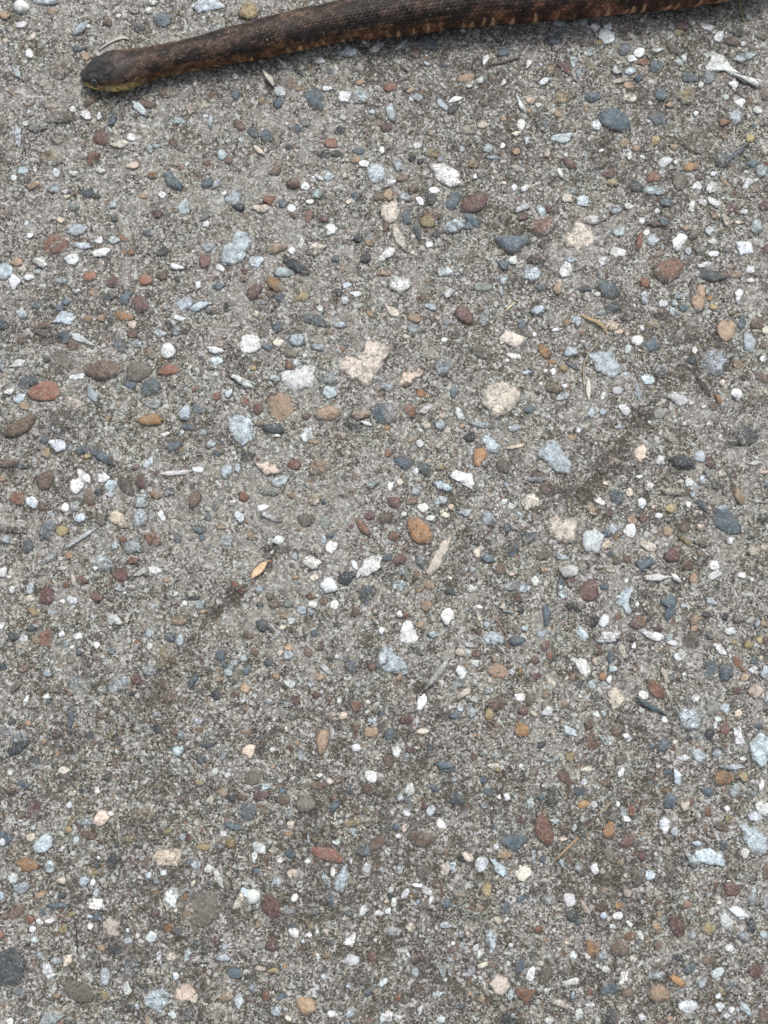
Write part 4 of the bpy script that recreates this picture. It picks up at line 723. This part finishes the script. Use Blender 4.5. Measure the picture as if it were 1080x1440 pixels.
# ---- the fine gravel between them, over a field wider than the frame
CELL = .002
ox0, oy0, ox1, oy1 = -.62, -.58, .62, .72
GW, GH = int((ox1 - ox0) / CELL), int((oy1 - oy0) / CELL)
grid = np.zeros((GH, GW), bool)
def mark(x, y, r):
    k = int(math.ceil(r / CELL)); cx = int((x - ox0) / CELL); cy = int((y - oy0) / CELL)
    grid[max(cy - k, 0):cy + k + 1, max(cx - k, 0):cx + k + 1] = True
def free(x, y, r):
    k = int(r / CELL); cx = int((x - ox0) / CELL); cy = int((y - oy0) / CELL)
    return not grid[max(cy - k, 0):cy + k + 1, max(cx - k, 0):cx + k + 1].any()
for x, y, r in occ:
    if ox0 < x < ox1 and oy0 < y < oy1: mark(x, y, r * .8)
corner = ground_xy(np.array([(0, 0), (1080, 0), (1080, 1440), (0, 1440)], float))
def in_photo(x, y, m=0.0):
    yt, yb = corner[0, 1], corner[2, 1]
    if not (yb - m < y < yt + m): return False
    t = (y - yb) / (yt - yb); hw = corner[2, 0] * (1 - t) + corner[1, 0] * t
    return abs(x) < hw + m
LET = list('wqctorbmgsdekp'); PR = np.array([.17, .17, .11, .07, .015, .035, .085, .035, .08, .09, .06, .015, .015, .01]); PR = PR / PR.sum()
def fill(count, rmin, rmax, power, outside_only=False, n=8):
    N = 0
    for _ in range(count):
        x = RNG.uniform(ox0, ox1); y = RNG.uniform(oy0, oy1)
        if outside_only and in_photo(x, y, .004): continue
        r = rmin * (rmax / rmin) ** (RNG.random() ** power)
        if not free(x, y, r): continue
        c = LET[RNG.choice(len(LET), p=PR)]
        A = RNG.uniform(0, 3.14); el = RNG.uniform(1.0, 1.9)
        angular = RNG.random() < (.85 if c in 'wqsdc' else .4)
        poly = outline(2 * r * math.sqrt(el), 2 * r / math.sqrt(el), A, angular, n, not angular and RNG.random() < .5) + np.array([x, y])
        V, Fc, E, cen, size = stone_geo(poly, .00028 + r * .10, False)
        pile.add(V, Fc, E, cen, tint_of(c), RNG.uniform(.2, .85), PIT.get(c, 0), CLOUD.get(c, .1) * .6)
        mark(x, y, r * .7); N += 1
    return N
fill(5200, .0030, .0105, 2.6, outside_only=True, n=12)
fill(15000, .0007, .0019, 1.6, n=7)
pile.build('small_gravel', 'fine gravel and small stones bedded in the cement between the larger pebbles')

# ------------------------------------------------------------------ loose or proud stones that could be picked off the surface
def near_loose(px, py):
    g = ground_xy(np.array([px, py], float)); k = min(LOOSE, key=lambda q: (q[0] - g[0]) ** 2 + (q[1] - g[1]) ** 2); return LOOSE.pop(k)
for px, py, lab in [(31, 13, 'small rounded white pebble sitting proud of the concrete in the upper left corner'),
                    (412, 259, 'brown rounded pebble standing proud and casting a small shadow below the snake'),
                    (337, 292, 'small dark charcoal pebble standing proud beside a pale quartz chip'),
                    (356, 1260, 'pale grey ball-shaped pebble sitting on the concrete beside a maroon oval stone'),
                    (462, 823, 'knobbly cream white stone next to a dark angular chip'),
                    (420, 744, 'tiny cut-looking tan wood chip below a grey brown pebble'),
                    (799, 803, 'cream stone with a darker end right of the brown dirt patch'),
                    (647, 917, 'small round cream pebble above the tip of a long white splinter'),
                    (144, 1149, 'pink and cream raised stone chip in the lower left'),
                    (324, 1185, 'small cream stone beside an orange brown one in the lower left'),
                    (430, 1413, 'tan and orange layered stone chip at the bottom edge')]:
    V, Fc, E, cen, col, c = near_loose(px, py)
    nm = 'wood_chip' if 'wood' in lab else 'loose_stone'
    o = mesh_obj(nm, V, Fc, STONE, None, col=col, floats={'edge': E * 0, 'film': 0.0, 'pit': PIT.get(c, 0) * .6, 'cloud': .3})
    o.location = (cen[0], cen[1], 0); tag(o, lab, 'wood chip' if nm == 'wood_chip' else 'stone')
assert not LOOSE, LOOSE.keys()

# ------------------------------------------------------------------ the snake
def cr(P, m):
    """Catmull-Rom resample of rows of P to m rows"""
    P = np.asarray(P, float); n = len(P); d = np.r_[0, np.cumsum(np.linalg.norm(np.diff(P[:, :3], axis=0), axis=1))]
    t = np.linspace(0, d[-1], m); out = np.empty((m, P.shape[1])); T = np.empty_like(P)
    for i in range(n):
        a, b = max(i - 1, 0), min(i + 1, n - 1); T[i] = (P[b] - P[a]) / (d[b] - d[a])
    k = np.clip(np.searchsorted(d, t, 'right') - 1, 0, n - 2); h = d[k + 1] - d[k]; s = ((t - d[k]) / h)[:, None]; h = h[:, None]
    return (2 * s**3 - 3 * s**2 + 1) * P[k] + (s**3 - 2 * s**2 + s) * h * T[k] + (-2 * s**3 + 3 * s**2) * P[k + 1] + (s**3 - s**2) * h * T[k + 1], t
# upper and lower edge of the animal where the photograph shows it, and flatness of the section there
EDGE = [((118, 97), (117, 113), .62), ((124, 89.5), (123, 120.5), .62), ((133, 82.5), (134, 125), .62), ((147, 76), (149, 127.5), .62), ((165, 71), (168, 127), .64), ((180, 70), (185, 122.5), .66),
        ((194, 69.5), (203, 115.5), .72), ((212, 67.5), (222, 109), .80), ((232, 63.5), (241, 105), .86), ((270, 54.5), (280, 97.5), .90), ((345, 33.5), (355, 84), .92),
        ((395, 20.5), (406, 73), .92), ((450, 8), (461, 61), .92), ((487, 0), (497, 56.5), .92), ((545, -13), (552, 50.5), .92), ((640, -29), (648, 38), .92),
        ((735, -40), (742, 31), .92), ((808, -47), (812, 24.5), .92), ((875, -53), (878, 17), .92), ((940, -60), (944, 11), .92), ((1005, -70), (1006, 2.5), .92),
        ((1070, -88), (1080, -16), .92)]
ST_ = []
for u, l, k in EDGE:
    du, dl = ray(*u), ray(*l); b = du + dl; b /= np.linalg.norm(b); al = math.acos(float(np.clip(du @ dl, -1, 1))) / 2
    sn = -b[2]; cs = math.sqrt(1 - sn * sn); w = .012
    for _ in range(12):
        d = (CAM_H - k * w) / sn; w = d * math.sin(al) / math.sqrt(sn * sn + (k * cs) ** 2)
    c = CAMP + b * d; ST_.append([c[0], c[1], k * w, w, k * w])
x, y, _, w, hh = ST_[-1]
for dx, dy, ww in [(.035, .030, .0152), (.062, .075, .0150), (.070, .130, .0146), (.050, .190, .0140), (.000, .235, .0130), (-.070, .250, .0116), (-.140, .235, .0098),
                   (-.200, .250, .0078), (-.245, .290, .0056), (-.262, .340, .0034), (-.255, .375, .0014)]:
    ST_.append([x + dx, y + dy, ww * .92, ww, ww * .92])
tip = ST_[0]
ST_.insert(0, [tip[0] - .0016, tip[1] + .0001, tip[2] * .98, tip[3] * .35, tip[4] * .42])
P0, t0 = cr(ST_, 4000)
Ltot = t0[-1]; sv = np.r_[np.arange(0, .47, .00052), np.linspace(.47, Ltot, 620)]
PP = np.stack([np.interp(sv, t0, P0[:, j]) for j in range(5)], -1)
NS, NA = len(sv), 184
tan = np.gradient(PP[:, :2], sv, axis=0)
for _ in range(8): tan[1:-1] = (tan[:-2] + 2 * tan[1:-1] + tan[2:]) / 4
tan /= np.linalg.norm(tan, axis=1)[:, None]
side = np.stack([tan[:, 1], -tan[:, 0]], -1)               # towards the camera's near side (-Y)
phi = np.linspace(0, 2 * np.pi, NA, endpoint=False)        # 0 near flank, 90 back, 270 belly
S, PH = np.meshgrid(sv, phi, indexing='ij')
cosv, sinv = np.cos(PH), np.sin(PH)
W_ = PP[:, 3:4]; H_ = PP[:, 4:5]
up = np.where(sinv > 0, sinv, -np.abs(sinv) ** .80)        # flattened belly
lat = np.sign(cosv) * np.abs(cosv) ** .93
head = np.clip(1 - (S - .0) / .040, 0, 1)                  # 1 at snout .. 0 behind the jaw
# angle measured from the middle of the back, and distance along the skin
beta = np.degrees(np.arctan2(cosv, sinv)); bb = np.abs(beta)
s_jaw = .036
body = np.clip((S - .030) / .010, 0, 1); body = body * body * (3 - 2 * body)
girth = 2 * np.pi * W_
rows = 27.0
u = beta / 240.0 * rows                                    # dorsal rows over 240 degrees
slen = np.maximum(.0026, W_ * .26)
cum = np.r_[0, np.cumsum(np.diff(sv) / np.maximum(.0024, PP[:-1, 3] * .245))]
v = cum[:, None] + np.zeros_like(PH)
Hs = np.zeros_like(S); Ctr = np.zeros_like(S); rim = np.zeros_like(S)
iu0 = np.floor(u); best = np.full(S.shape, -9.0)
for di in (-1, 0, 1, 2):
    iu = iu0 + di; off = .5 * (np.mod(iu, 2))
    base = np.floor(v - off)
    for dj in (-1, 0, 1):
        cv = base + dj + off + .5; du_ = np.abs(u - iu); dv_ = v - cv
        r = (du_ / 1.02) ** 1.3 + (np.abs(dv_) / .98) ** 1.3
        z = np.where(r < 1, .40 + .62 * dv_ - .10 * r, -9); m = z > best
        best = np.where(m, z, best); Ctr = np.where(m, hash2(iu + 500, cv * 2 + 900, 3), Ctr); rim = np.where(m, r, rim); Hs = np.where(m, du_, Hs)
best = np.clip(best, -.2, 1.1)
keel = np.exp(-(Hs / .10) ** 2) * .35
dors = np.clip((118 - bb) / 6, 0, 1)                        # above the belly scutes
ht = (best * .00052 + keel * .00040) * dors * body * np.clip(W_ / .010, .4, 1.2)
# belly scutes: broad transverse plates that overlap
sc = np.mod(cum[:, None] * .5 + .0, 1.0)
ht = ht + (1 - dors) * body * (sc * .00035)
# head shields: plates drawn by grooves in (distance from snout, degrees from the midline)
hs_, hb = S * 1000, beta
plates = np.zeros_like(S)
def gr(pts, w=.45, depth=1.0):
    global plates
    for sgn in (1, -1):
        d = seg_dist(hs_, hb * .11 * sgn, [(a, b_ * .11) for a, b_ in pts]); plates = np.maximum(plates, np.exp(-(d / w) ** 2) * depth)
gr([(4.2, 0), (4.2, 44)]); gr([(0, 0), (7.6, 0)], .3, .6)
gr([(7.6, 0), (7.6, 34)]); gr([(7.6, 16), (11.5, 14), (15.5, 18), (17.6, 0)]); gr([(15.5, 18), (15.2, 40)]); gr([(17.6, 0), (24.5, 0)]); gr([(15.5, 30), (22, 34), (25, 17), (24.5, 0)])
for q in (3, 6.2, 9.4, 12.8, 16.4, 20.2, 24): gr([(q, 76), (q + .6, 103)], .32, .8)
gr([(1, 74), (10, 75), (16, 74), (24, 72)], .32, .6)
mouth = np.exp(-(((bb - 104 + (hs_ - 12) * -.0) / 2.0) ** 2)) * np.clip(hs_ / 2, 0, 1) * np.clip((28 - hs_) / 3, 0, 1)
hd = 1 - body
ht = ht - hd * (plates * .00022 + mouth * .00055)
for seg_, dk_ in (([(14.5, 4), (17.5, 10), (20, 8)], .9), ([(12.5, 34), (15, 30), (17, 31)], .8), ([(6, 18), (9, 24)], .5), ([(21, -14), (24, -4)], .5)):
    plates = np.maximum(plates, dk_ * np.exp(-(seg_dist(hs_, hb * .11, [(a, b_ * .11) for a, b_ in seg_]) / .55) ** 2))
# small scales start over the jaw muscles
tm = np.clip((hs_ - 15) / 6, 0, 1) * hd
ht = ht + tm * (best * .00018) * dors
# brow ridge over the eye, hollow in front of it
for sgn in (1, -1):
    d2 = ((hs_ - 12.4) / 2.8) ** 2 + ((beta * sgn - 38) / 8) ** 2; ht = ht + hd * .0008 * np.exp(-d2)
    d3 = ((hs_ - 7.5) / 2.4) ** 2 + ((beta * sgn - 60) / 11) ** 2; ht = ht - hd * .0006 * np.exp(-d3)
    d4 = ((hs_ - 3.2) / .55) ** 2 + ((beta * sgn - 56) / 6) ** 2; ht = ht - hd * .0009 * np.exp(-d4)
    d5 = ((hs_ - 12.2) / 2.2) ** 2 + ((beta * sgn - 55) / 10) ** 2; ht = ht - hd * .0007 * np.exp(-d5)
ht = ht + (fbm(S / .004, PH * 3, 77, 3) - .5) * .0003
fold = (fbm(S / .012, PH * 1.2, 90, 2) - .5) * .0010 * body
R1 = 1.0
nxv = lat * W_; nzv = up * H_
nl = np.sqrt((cosv / W_) ** 2 + (np.sin(PH) / H_) ** 2); ncx = cosv / W_ / nl; ncz = np.sin(PH) / H_ / nl
offn = ht + fold
latd = nxv + ncx * offn; zz = PP[:, 2:3] + nzv + ncz * offn
xy = PP[:, None, :2] + side[:, None, :] * latd[..., None]
zz = np.maximum(zz, .0003)
VV = np.concatenate([xy, zz[..., None] + .0004], -1)

# colours
def L3(c): return np.array(c)[None, None, :]
def mixc(a, b, t): return a * (1 - t[..., None]) + b * t[..., None]
n_big = fbm(cum[:, None] / 3.6 + 0 * PH, beta / 24, 120, 3); n_sm = Ctr
streak = fbm(cum[:, None] * .9 + beta / 7, cum[:, None] * .25 - beta / 22, 141, 2)
back = mixc(L3((.031, .023, .020)) + 0 * VV, L3((.098, .062, .047)), np.clip((n_big - .40) * 3.6, 0, 1) * .85)
back = back * (0.45 + 1.05 * n_sm[..., None]) * (.62 + .8 * streak[..., None])
reds = np.clip(S / .36, 0, 1)
flank = L3((.150, .078, .036)) * (1 - reds[..., None]) + L3((.185, .080, .050)) * reds[..., None]
flank = flank * (.45 + 1.0 * n_sm[..., None]) * (.6 + .8 * streak[..., None])
tfl = np.clip((bb + (n_big - .5) * 46 + 10 * (n_sm - .5) - 52) / 26, 0, 1)
colr = mixc(back, flank, tfl)
# dark cross bars reaching down the flank
bar = np.clip((fbm(cum[:, None] / 3.4 + 0 * PH, beta / 60, 131, 2) - .50) * 6, 0, 1) * np.clip((bb - 50) / 20, 0, 1)
colr = mixc(colr, L3((.028, .018, .014)) + 0 * colr, bar * .75)
# edges of scales dark, keels slightly pale
colr = mixc(colr, colr * .30, np.clip((rim - .55) * 2.6, 0, 1) * body)
colr = colr * (1 + keel[..., None] * 1.1 * body[..., None])
# pale tick marks, a tapering flame over every few scales along the belly edge
tick = np.zeros_like(S); rt = np.random.default_rng(3)
for sgn in (1, -1):
    s = .052
    while s < Ltot * .96:
        amp = rt.uniform(.35, 1.0) * (1 if rt.random() < .86 else .3); hgt = rt.uniform(7, 15) + rt.uniform(0, 20) * min(1, max(0, s - .12) / .12); wd = rt.uniform(.0007, .0015)
        j0, j1 = np.searchsorted(sv, [s - .008, s + .008]); sl = slice(j0, j1)
        q = np.clip((beta[sl] * sgn - (100 - hgt)) / hgt, 0, 1)
        lean = s + (1 - q) * rt.uniform(-.002, .001)
        tick[sl] = np.maximum(tick[sl], amp * np.exp(-((S[sl] - lean) / (wd * (.35 + .9 * q))) ** 2) * (q > 0) * np.clip((132 - beta[sl] * sgn) / 10, 0, 1))
        s += rt.choice([rt.uniform(.004, .007), rt.uniform(.008, .015)])
tick *= np.clip(.35 + 1.6 * fbm(S / .0011, beta / 7, 150, 2) * (.55 + .9 * Ctr), 0, 1.2)
tcol = mixc(L3((.56, .38, .15)) + 0 * colr, L3((.62, .36, .22)) + 0 * colr, reds + 0 * S)
colr = mixc(colr, tcol, np.clip(tick, 0, .9))
belly = np.clip((bb - 118) / 8, 0, 1)
bc = mixc(L3((.34, .20, .07)) + 0 * colr, L3((.26, .10, .05)) + 0 * colr, reds + 0 * S) * (1 - .55 * (sc > .86))[..., None]
colr = mixc(colr, bc * (.7 + .5 * n_big[..., None]), belly * .85)
# head: crown greyed lighter to paint in sky sheen, yellow olive lips with dark seams
crown = L3((.046, .047, .048)) * (.85 + .4 * fbm(S / .002, PH * 5, 160, 3)[..., None]) + 0 * colr
lipn = fbm(S / .0016, beta / 8, 171, 3)
lips = mixc(L3((.62, .48, .20)) + 0 * colr, L3((.14, .070, .030)) + 0 * colr, np.clip((lipn - .52) * 5, 0, 1))
front = np.clip((9 - hs_) / 8, 0, 1)
lips = mixc(lips, L3((.105, .058, .026)) + 0 * colr, front * .8)
d6 = ((hs_ - 19) / 2.2) ** 2 + ((beta - 92) / 10) ** 2
lips = mixc(lips, L3((.30, .20, .19)) + 0 * colr, np.exp(-d6) * .8)
d7 = ((hs_ - 16.2) / 1.4) ** 2 + ((beta - 88) / 16) ** 2
lips = mixc(lips, L3((.07, .035, .035)) + 0 * colr, np.exp(-d7) * .8)
cheek = L3((.036, .024, .014)) * (.7 + .6 * lipn[..., None]) + 0 * colr
hc = mixc(crown, cheek, np.clip((bb - 40) / 12, 0, 1))
hc = mixc(hc, lips, np.clip((bb - 64 + 16 * (lipn - .5)) / 10, 0, 1))
hc = mixc(hc, hc * .34, np.clip(plates * .8, 0, 1)); hc = mixc(hc, L3((.012, .009, .008)) + 0 * hc, np.clip(mouth * 1.0, 0, 1))
hc = mixc(hc, hc * (.75 + .5 * Ctr[..., None]), tm)
hc = mixc(hc, L3((.36, .27, .11)) + 0 * hc, np.clip((bb - 122) / 10, 0, 1) * .8)
hw = 1 - np.clip((S - .015 + .004 * (lipn - .5) + .0 * bb) / .022, 0, 1) * np.clip((90 - bb) / 30, .3, 1)
hw = hw * (1 - np.clip((S - .028) / .014, 0, 1))
# the yellow of the lips runs back along the neck
yn = np.clip((bb - 92) / 10, 0, 1) * np.clip((.075 - S) / .04, 0, 1) * np.clip((Ctr - .25) * 2, .2, 1)
colr = mixc(colr, L3((.30, .19, .065)) + 0 * colr, yn * .7)
colr = mixc(colr, hc, hw + 0 * S)
# dust specks
dust = (hash2(np.floor(S / .0011), np.floor(PH * 15), 200) > .986) & (sinv > -.2)
colr = mixc(colr, L3((.22, .21, .19)) + 0 * colr, dust * .45)
ids = np.arange(NS * NA).reshape(NS, NA); nx_ = np.roll(ids, -1, 1)
Fq = np.stack([ids[:-1], nx_[:-1], nx_[1:], ids[1:]], -1).reshape(-1, 4)
vf = VV.reshape(-1, 3); cf = np.clip(colr.reshape(-1, 3), 0, 1)
capA = VV[0].mean(0) + np.array([-.0006, 0, 0]); capB = VV[-1].mean(0)
vf = np.vstack([vf, capA, capB]); cf = np.vstack([cf, cf[NA // 2], cf[-1]])
a_, b_ = len(vf) - 2, len(vf) - 1
tri = [np.stack([nx_[0], ids[0], np.full(NA, a_)], -1), np.stack([ids[-1], nx_[-1], np.full(NA, b_)], -1)]
Tq = np.vstack([Fq[:, [0, 1, 2]], Fq[:, [0, 2, 3]]] + tri)
base = np.array([PP[300, 0], PP[300, 1], 0.0])
snake = bpy.data.objects.new('snake', None); snake.location = base; snake.empty_display_size = .05; COL.objects.link(snake)
tag(snake, 'dark brown snake with orange flank marks lying across the top of the concrete', 'snake')
gl = np.clip(1 - (S - .012) / .03, 0, 1) * np.clip((75 - bb) / 25, 0, 1) * np.clip(.4 + 1.2 * fbm(S / .004, PH * 2, 300, 2), 0, 1)
sbody = mesh_obj('body', vf - base, Tq, SKIN, snake, col=cf, floats={'gloss': np.r_[gl.ravel(), 1, 0]})
# eyes
def ball(r, rings=12, seg=20):
    V = [(0, 0, r)]; Fc = []
    for i in range(1, rings):
        for j in range(seg):
            a, b = math.pi * i / rings, 2 * math.pi * j / seg; V.append((r * math.sin(a) * math.cos(b), r * math.sin(a) * math.sin(b), r * math.cos(a)))
    V.append((0, 0, -r))
    for j in range(seg): Fc.append((0, 1 + j, 1 + (j + 1) % seg))
    for i in range(rings - 2):
        for j in range(seg): a = 1 + i * seg; Fc.append((a + j, a + seg + j, a + seg + (j + 1) % seg, a + (j + 1) % seg))
    a = 1 + (rings - 2) * seg
    for j in range(seg): Fc.append((a + j, len(V) - 1, a + (j + 1) % seg))
    return np.array(V), Fc
je = int(np.searchsorted(sv, .0122))
for sgn in (1, -1):
    ka = int(np.argmin(np.abs(beta[je] - 54 * sgn)))
    p = VV[je, ka]; nrm = np.array([side[je, 0] * ncx[je, ka], side[je, 1] * ncx[je, ka], ncz[je, ka]])
    V, Fc = ball(.00250)
    q = Vector(nrm).to_track_quat('Z', 'Y').to_matrix(); M = np.array(q)
    ang = np.degrees(np.arccos(np.clip(V[:, 2] / .00250, -1, 1)))
    c = np.where((ang < 38)[:, None], np.array((.006, .006, .007)), np.array((.15, .125, .095)))
    eye = mesh_obj('eye', (V @ M.T), Fc, EYE, snake, col=c)
    eye.location = tuple(p - nrm * .0009 - base)
    lidv = []; lc = []; lf = []
    for i, (ra, hh_) in enumerate([(.0016, .0012), (.0021, .00145), (.0027, .0010), (.0032, .0001)]):
        for j in range(20):
            b = 2 * math.pi * j / 20; lidv.append(np.array((ra * math.cos(b), ra * math.sin(b), hh_)))
            lc.append((.035, .028, .022))
    for i in range(3):
        for j in range(20): lf.append((i * 20 + j, i * 20 + (j + 1) % 20, (i + 1) * 20 + (j + 1) % 20, (i + 1) * 20 + j))
    lid = mesh_obj('eye_rim', np.array(lidv) @ M.T, lf, SKIN, snake, col=np.array(lc)); lid.location = tuple(p - nrm * .0007 - base)

# ------------------------------------------------------------------ plant litter lying on top
def ground_z(px, py):
    g = ground(px, py); return float(height_at(np.array([g[0]]), np.array([g[1]]))[0])
def litter(name, label, cat, pts, widths, col, thick=.0005, mat=None, lift=None, cup=0.0, z_extra=0.0, seg=40):
    """a flat tapering blade or a thin round stem through photo pixels"""
    mat = mat or STRAW
    P = np.array([list(ground(*p)) for p in pts]); m = len(P)
    L = np.array(lift if lift is not None else [0] * m)
    z = np.array([ground_z(*p) for p in pts]) + L + thick + z_extra
    Q = np.column_stack([P[:, :2], z, np.array(widths)])
    R_, _ = cr(Q, seg); T = np.gradient(R_[:, :2], axis=0); T /= np.linalg.norm(T, axis=1)[:, None]; Sd = np.stack([-T[:, 1], T[:, 0]], -1)
    prof = [(-1, 0), (-.5, .5), (0, .62), (.5, .5), (1, 0), (.5, -.4), (0, -.5), (-.5, -.4)]
    k = len(prof); V = []; C_ = []
    for i in range(seg):
        w = max(R_[i, 3], .00008) / 2; t = min(thick, w * .9)
        for a, b in prof:
            V.append((R_[i, 0] + Sd[i, 0] * a * w, R_[i, 1] + Sd[i, 1] * a * w, R_[i, 2] + b * t + cup * (a * a) * w)); g = RNG.uniform(.82, 1.15); C_.append(np.array(col) * g)
    Fc = [(i * k + j, i * k + (j + 1) % k, (i + 1) * k + (j + 1) % k, (i + 1) * k + j) for i in range(seg - 1) for j in range(k)]
    Fc += [tuple(range(k))[::-1], tuple((seg - 1) * k + j for j in range(k))]
    V = np.array(V); o0 = V.mean(0); o0[2] = 0
    o = mesh_obj(name, V - o0, Fc, mat, None, col=np.clip(np.array(C_), 0, 1)); o.location = tuple(o0)
    if label: tag(o, label, cat)
    return o
leaf = litter('dry_leaf', None, None, [(354, 814), (358, 808), (365, 801), (371, 794), (375, 790)], [.0004, .0033, .0046, .0034, .0005], (.60, .43, .28), .0004, cup=.35, z_extra=.0008)
tag(leaf, 'small dry orange tan leaf lying at the end of a dirty groove left of centre', 'leaf')
stem = litter('stalk', None, None, [(374.5, 791), (377, 788.5), (380, 788), (381.5, 791)], [.0006, .0005, .0005, .0003], (.55, .36, .20), .0003, z_extra=.0010, seg=12)
stem.parent = leaf; stem.location = stem.location - leaf.location
rib = litter('midrib', None, None, [(355, 813), (365, 801.3), (374, 791)], [.0002, .0005, .0003], (.40, .22, .11), .00025, z_extra=.0011, seg=12)
rib.parent = leaf; rib.location = rib.location - leaf.location
litter('straw', 'curved dry tan grass blade beside a pink stone at the right', 'dry grass', [(815, 443), (827, 449), (840, 455), (850, 464), (853, 474)], [.0006, .0018, .0022, .0012, .0004], (.36, .27, .16), .0004, cup=.3, lift=[0, .001, .002, .0015, .0005])
litter('straw', 'thin bent straw running down over the left tip of a blue-white triangular stone', 'dry grass', [(844, 475), (836, 487), (826, 500), (821, 512), (820, 530), (822, 552)], [.0004, .0006, .0007, .0006, .0006, .0003], (.42, .36, .25), .0004, lift=[.0005, .001, .001, .0012, .0008, 0])
litter('seed_husk', 'pale oval seed husk with a dark dot beside the bent straw', 'husk', [(827, 532), (827, 541), (827, 551), (828, 563)], [.0004, .0030, .0034, .0006], (.58, .58, .52), .0009)
litter('straw', 'short pale yellow bit of straw right of a purple stone', 'straw', [(711, 437), (717, 432), (724, 426)], [.0010, .0012, .0009], (.62, .53, .34), .0005, seg=10)
litter('straw', 'brown split grass stem lying diagonally at lower right', 'dry grass', [(780, 1210), (792, 1199), (803, 1188), (813, 1178)], [.0006, .0014, .0017, .0010], (.34, .24, .15), .0005)
litter('straw', 'short pale stem crossing the dark patch in the lower right', 'dry grass', [(838, 1147), (848, 1140), (857, 1131), (862, 1124)], [.0004, .0007, .0007, .0003], (.42, .33, .22), .0003)
litter('fibre', 'long hair-thin brown fibre slanting past a white stone right of centre', 'fibre', [(686, 849), (692, 861), (702, 877), (714, 894), (726, 909)], [.0004, .0005, .0005, .0005, .0003], (.36, .27, .22), .0002, lift=[.001, .0015, .0012, .001, .0005])
litter('straw', 'thin green brown grass blade hanging into the top right corner', 'dry grass', [(1034, -12), (1037, 4), (1041, 16), (1046, 32)], [.0009, .0012, .0010, .0004], (.22, .21, .11), .0003, lift=[.004, .003, .0015, 0])
litter('straw', 'tiny white straw left of the ragged cream stone near the centre left', 'straw', [(333, 481), (337, 489)], [.0005, .0004], (.65, .60, .50), .0003, seg=8)
litter('straw', 'tiny pale straw lying at the left end of the cream rock chips', 'straw', [(270, 510), (278, 507)], [.0006, .0005], (.62, .54, .42), .0003, seg=8)
litter('fibre', 'thin pale fibre right of the brick red stone at the far left', 'fibre', [(80, 913), (85, 919), (89, 925)], [.0003, .0004, .0002], (.48, .40, .32), .0002, seg=10)
litter('twig', 'thin dark twig lying just under the snake belly right of centre', 'twig', [(688, 93), (702, 90), (717, 86), (732, 81)], [.0010, .0016, .0020, .0008], (.085, .080, .082), .0006, mat=WOOD)
litter('twig', 'short dark grey twig slanting above an orange stone at the right', 'twig', [(974, 522), (983, 535), (992, 547), (999, 559)], [.0010, .0022, .0026, .0012], (.085, .078, .078), .0008, mat=WOOD)
litter('twig', 'black hair-thin twig standing beside yellow lichen grit at the lower left', 'twig', [(105, 1290), (108, 1312), (109, 1340)], [.0004, .0006, .0005], (.05, .045, .04), .0004, mat=WOOD)
litter('shell_sliver', 'curved pale sliver arching just above the head of the snake', 'sliver', [(140, 70), (152, 62), (164, 56), (176, 54), (182, 57)], [.0006, .0014, .0020, .0018, .0006], (.46, .46, .42), .0006)
litter('curled_flake', 'curled cream flake with a dark shadow under the snake neck', 'flake', [(370, 100), (375, 108), (381, 115), (385, 121)], [.0010, .0022, .0030, .0016], (.52, .50, .43), .0005, lift=[.001, .003, .003, .001], cup=.5)
for a, b, lab in [((374.5, 53), (376.5, 59), 'tiny tan straw fleck stuck on the flank of the snake'), ((451, 0.5), (451.4, 5), 'tiny white fleck on the back of the snake at the top edge')]:
    best_ = None
    for zt in np.linspace(.004, .034, 120):      # lay it on the skin where that pixel sees the snake
        g = ground(*a, z=zt); i = int(np.argmin(np.hypot(PP[:, 0] - g[0], PP[:, 1] - g[1])))
        d = abs(np.hypot((np.hypot(PP[i, 0] - g[0], PP[i, 1] - g[1])) / PP[i, 3], (zt - PP[i, 2]) / PP[i, 4]) - 1)
        if zt > PP[i, 2] * .9 and (best_ is None or d < best_[0]): best_ = (d, zt)
    zt = best_[1] + .0004; A, B = ground(*a, z=zt), ground(*b, z=zt - (.0012 if a[0] < 400 else 0.0))
    V = []; dd = (B - A) / np.linalg.norm(B - A); sd_ = np.cross(dd, [0, 0, 1]); w_ = .00035
    for e, ww in ((A, .5), ((A + B) / 2 + np.array([0, 0, .0003]), 1), (B, .4)):
        for q_ in range(6):
            aa = q_ / 6 * 6.283; V.append(e + sd_ * math.cos(aa) * w_ * ww + np.array([0, 0, 1]) * math.sin(aa) * w_ * ww)
    V = np.array(V); Fc = [(i * 6 + j, i * 6 + (j + 1) % 6, (i + 1) * 6 + (j + 1) % 6, (i + 1) * 6 + j) for i in range(2) for j in range(6)] + [(5, 4, 3, 2, 1, 0), (12, 13, 14, 15, 16, 17)]
    o0 = V.mean(0); o = mesh_obj('straw_fleck', V - o0, Fc, STRAW, None, col=np.array((.60, .50, .36) if a[0] < 400 else (.75, .74, .70))); o.location = tuple(o0); tag(o, lab, 'fleck')
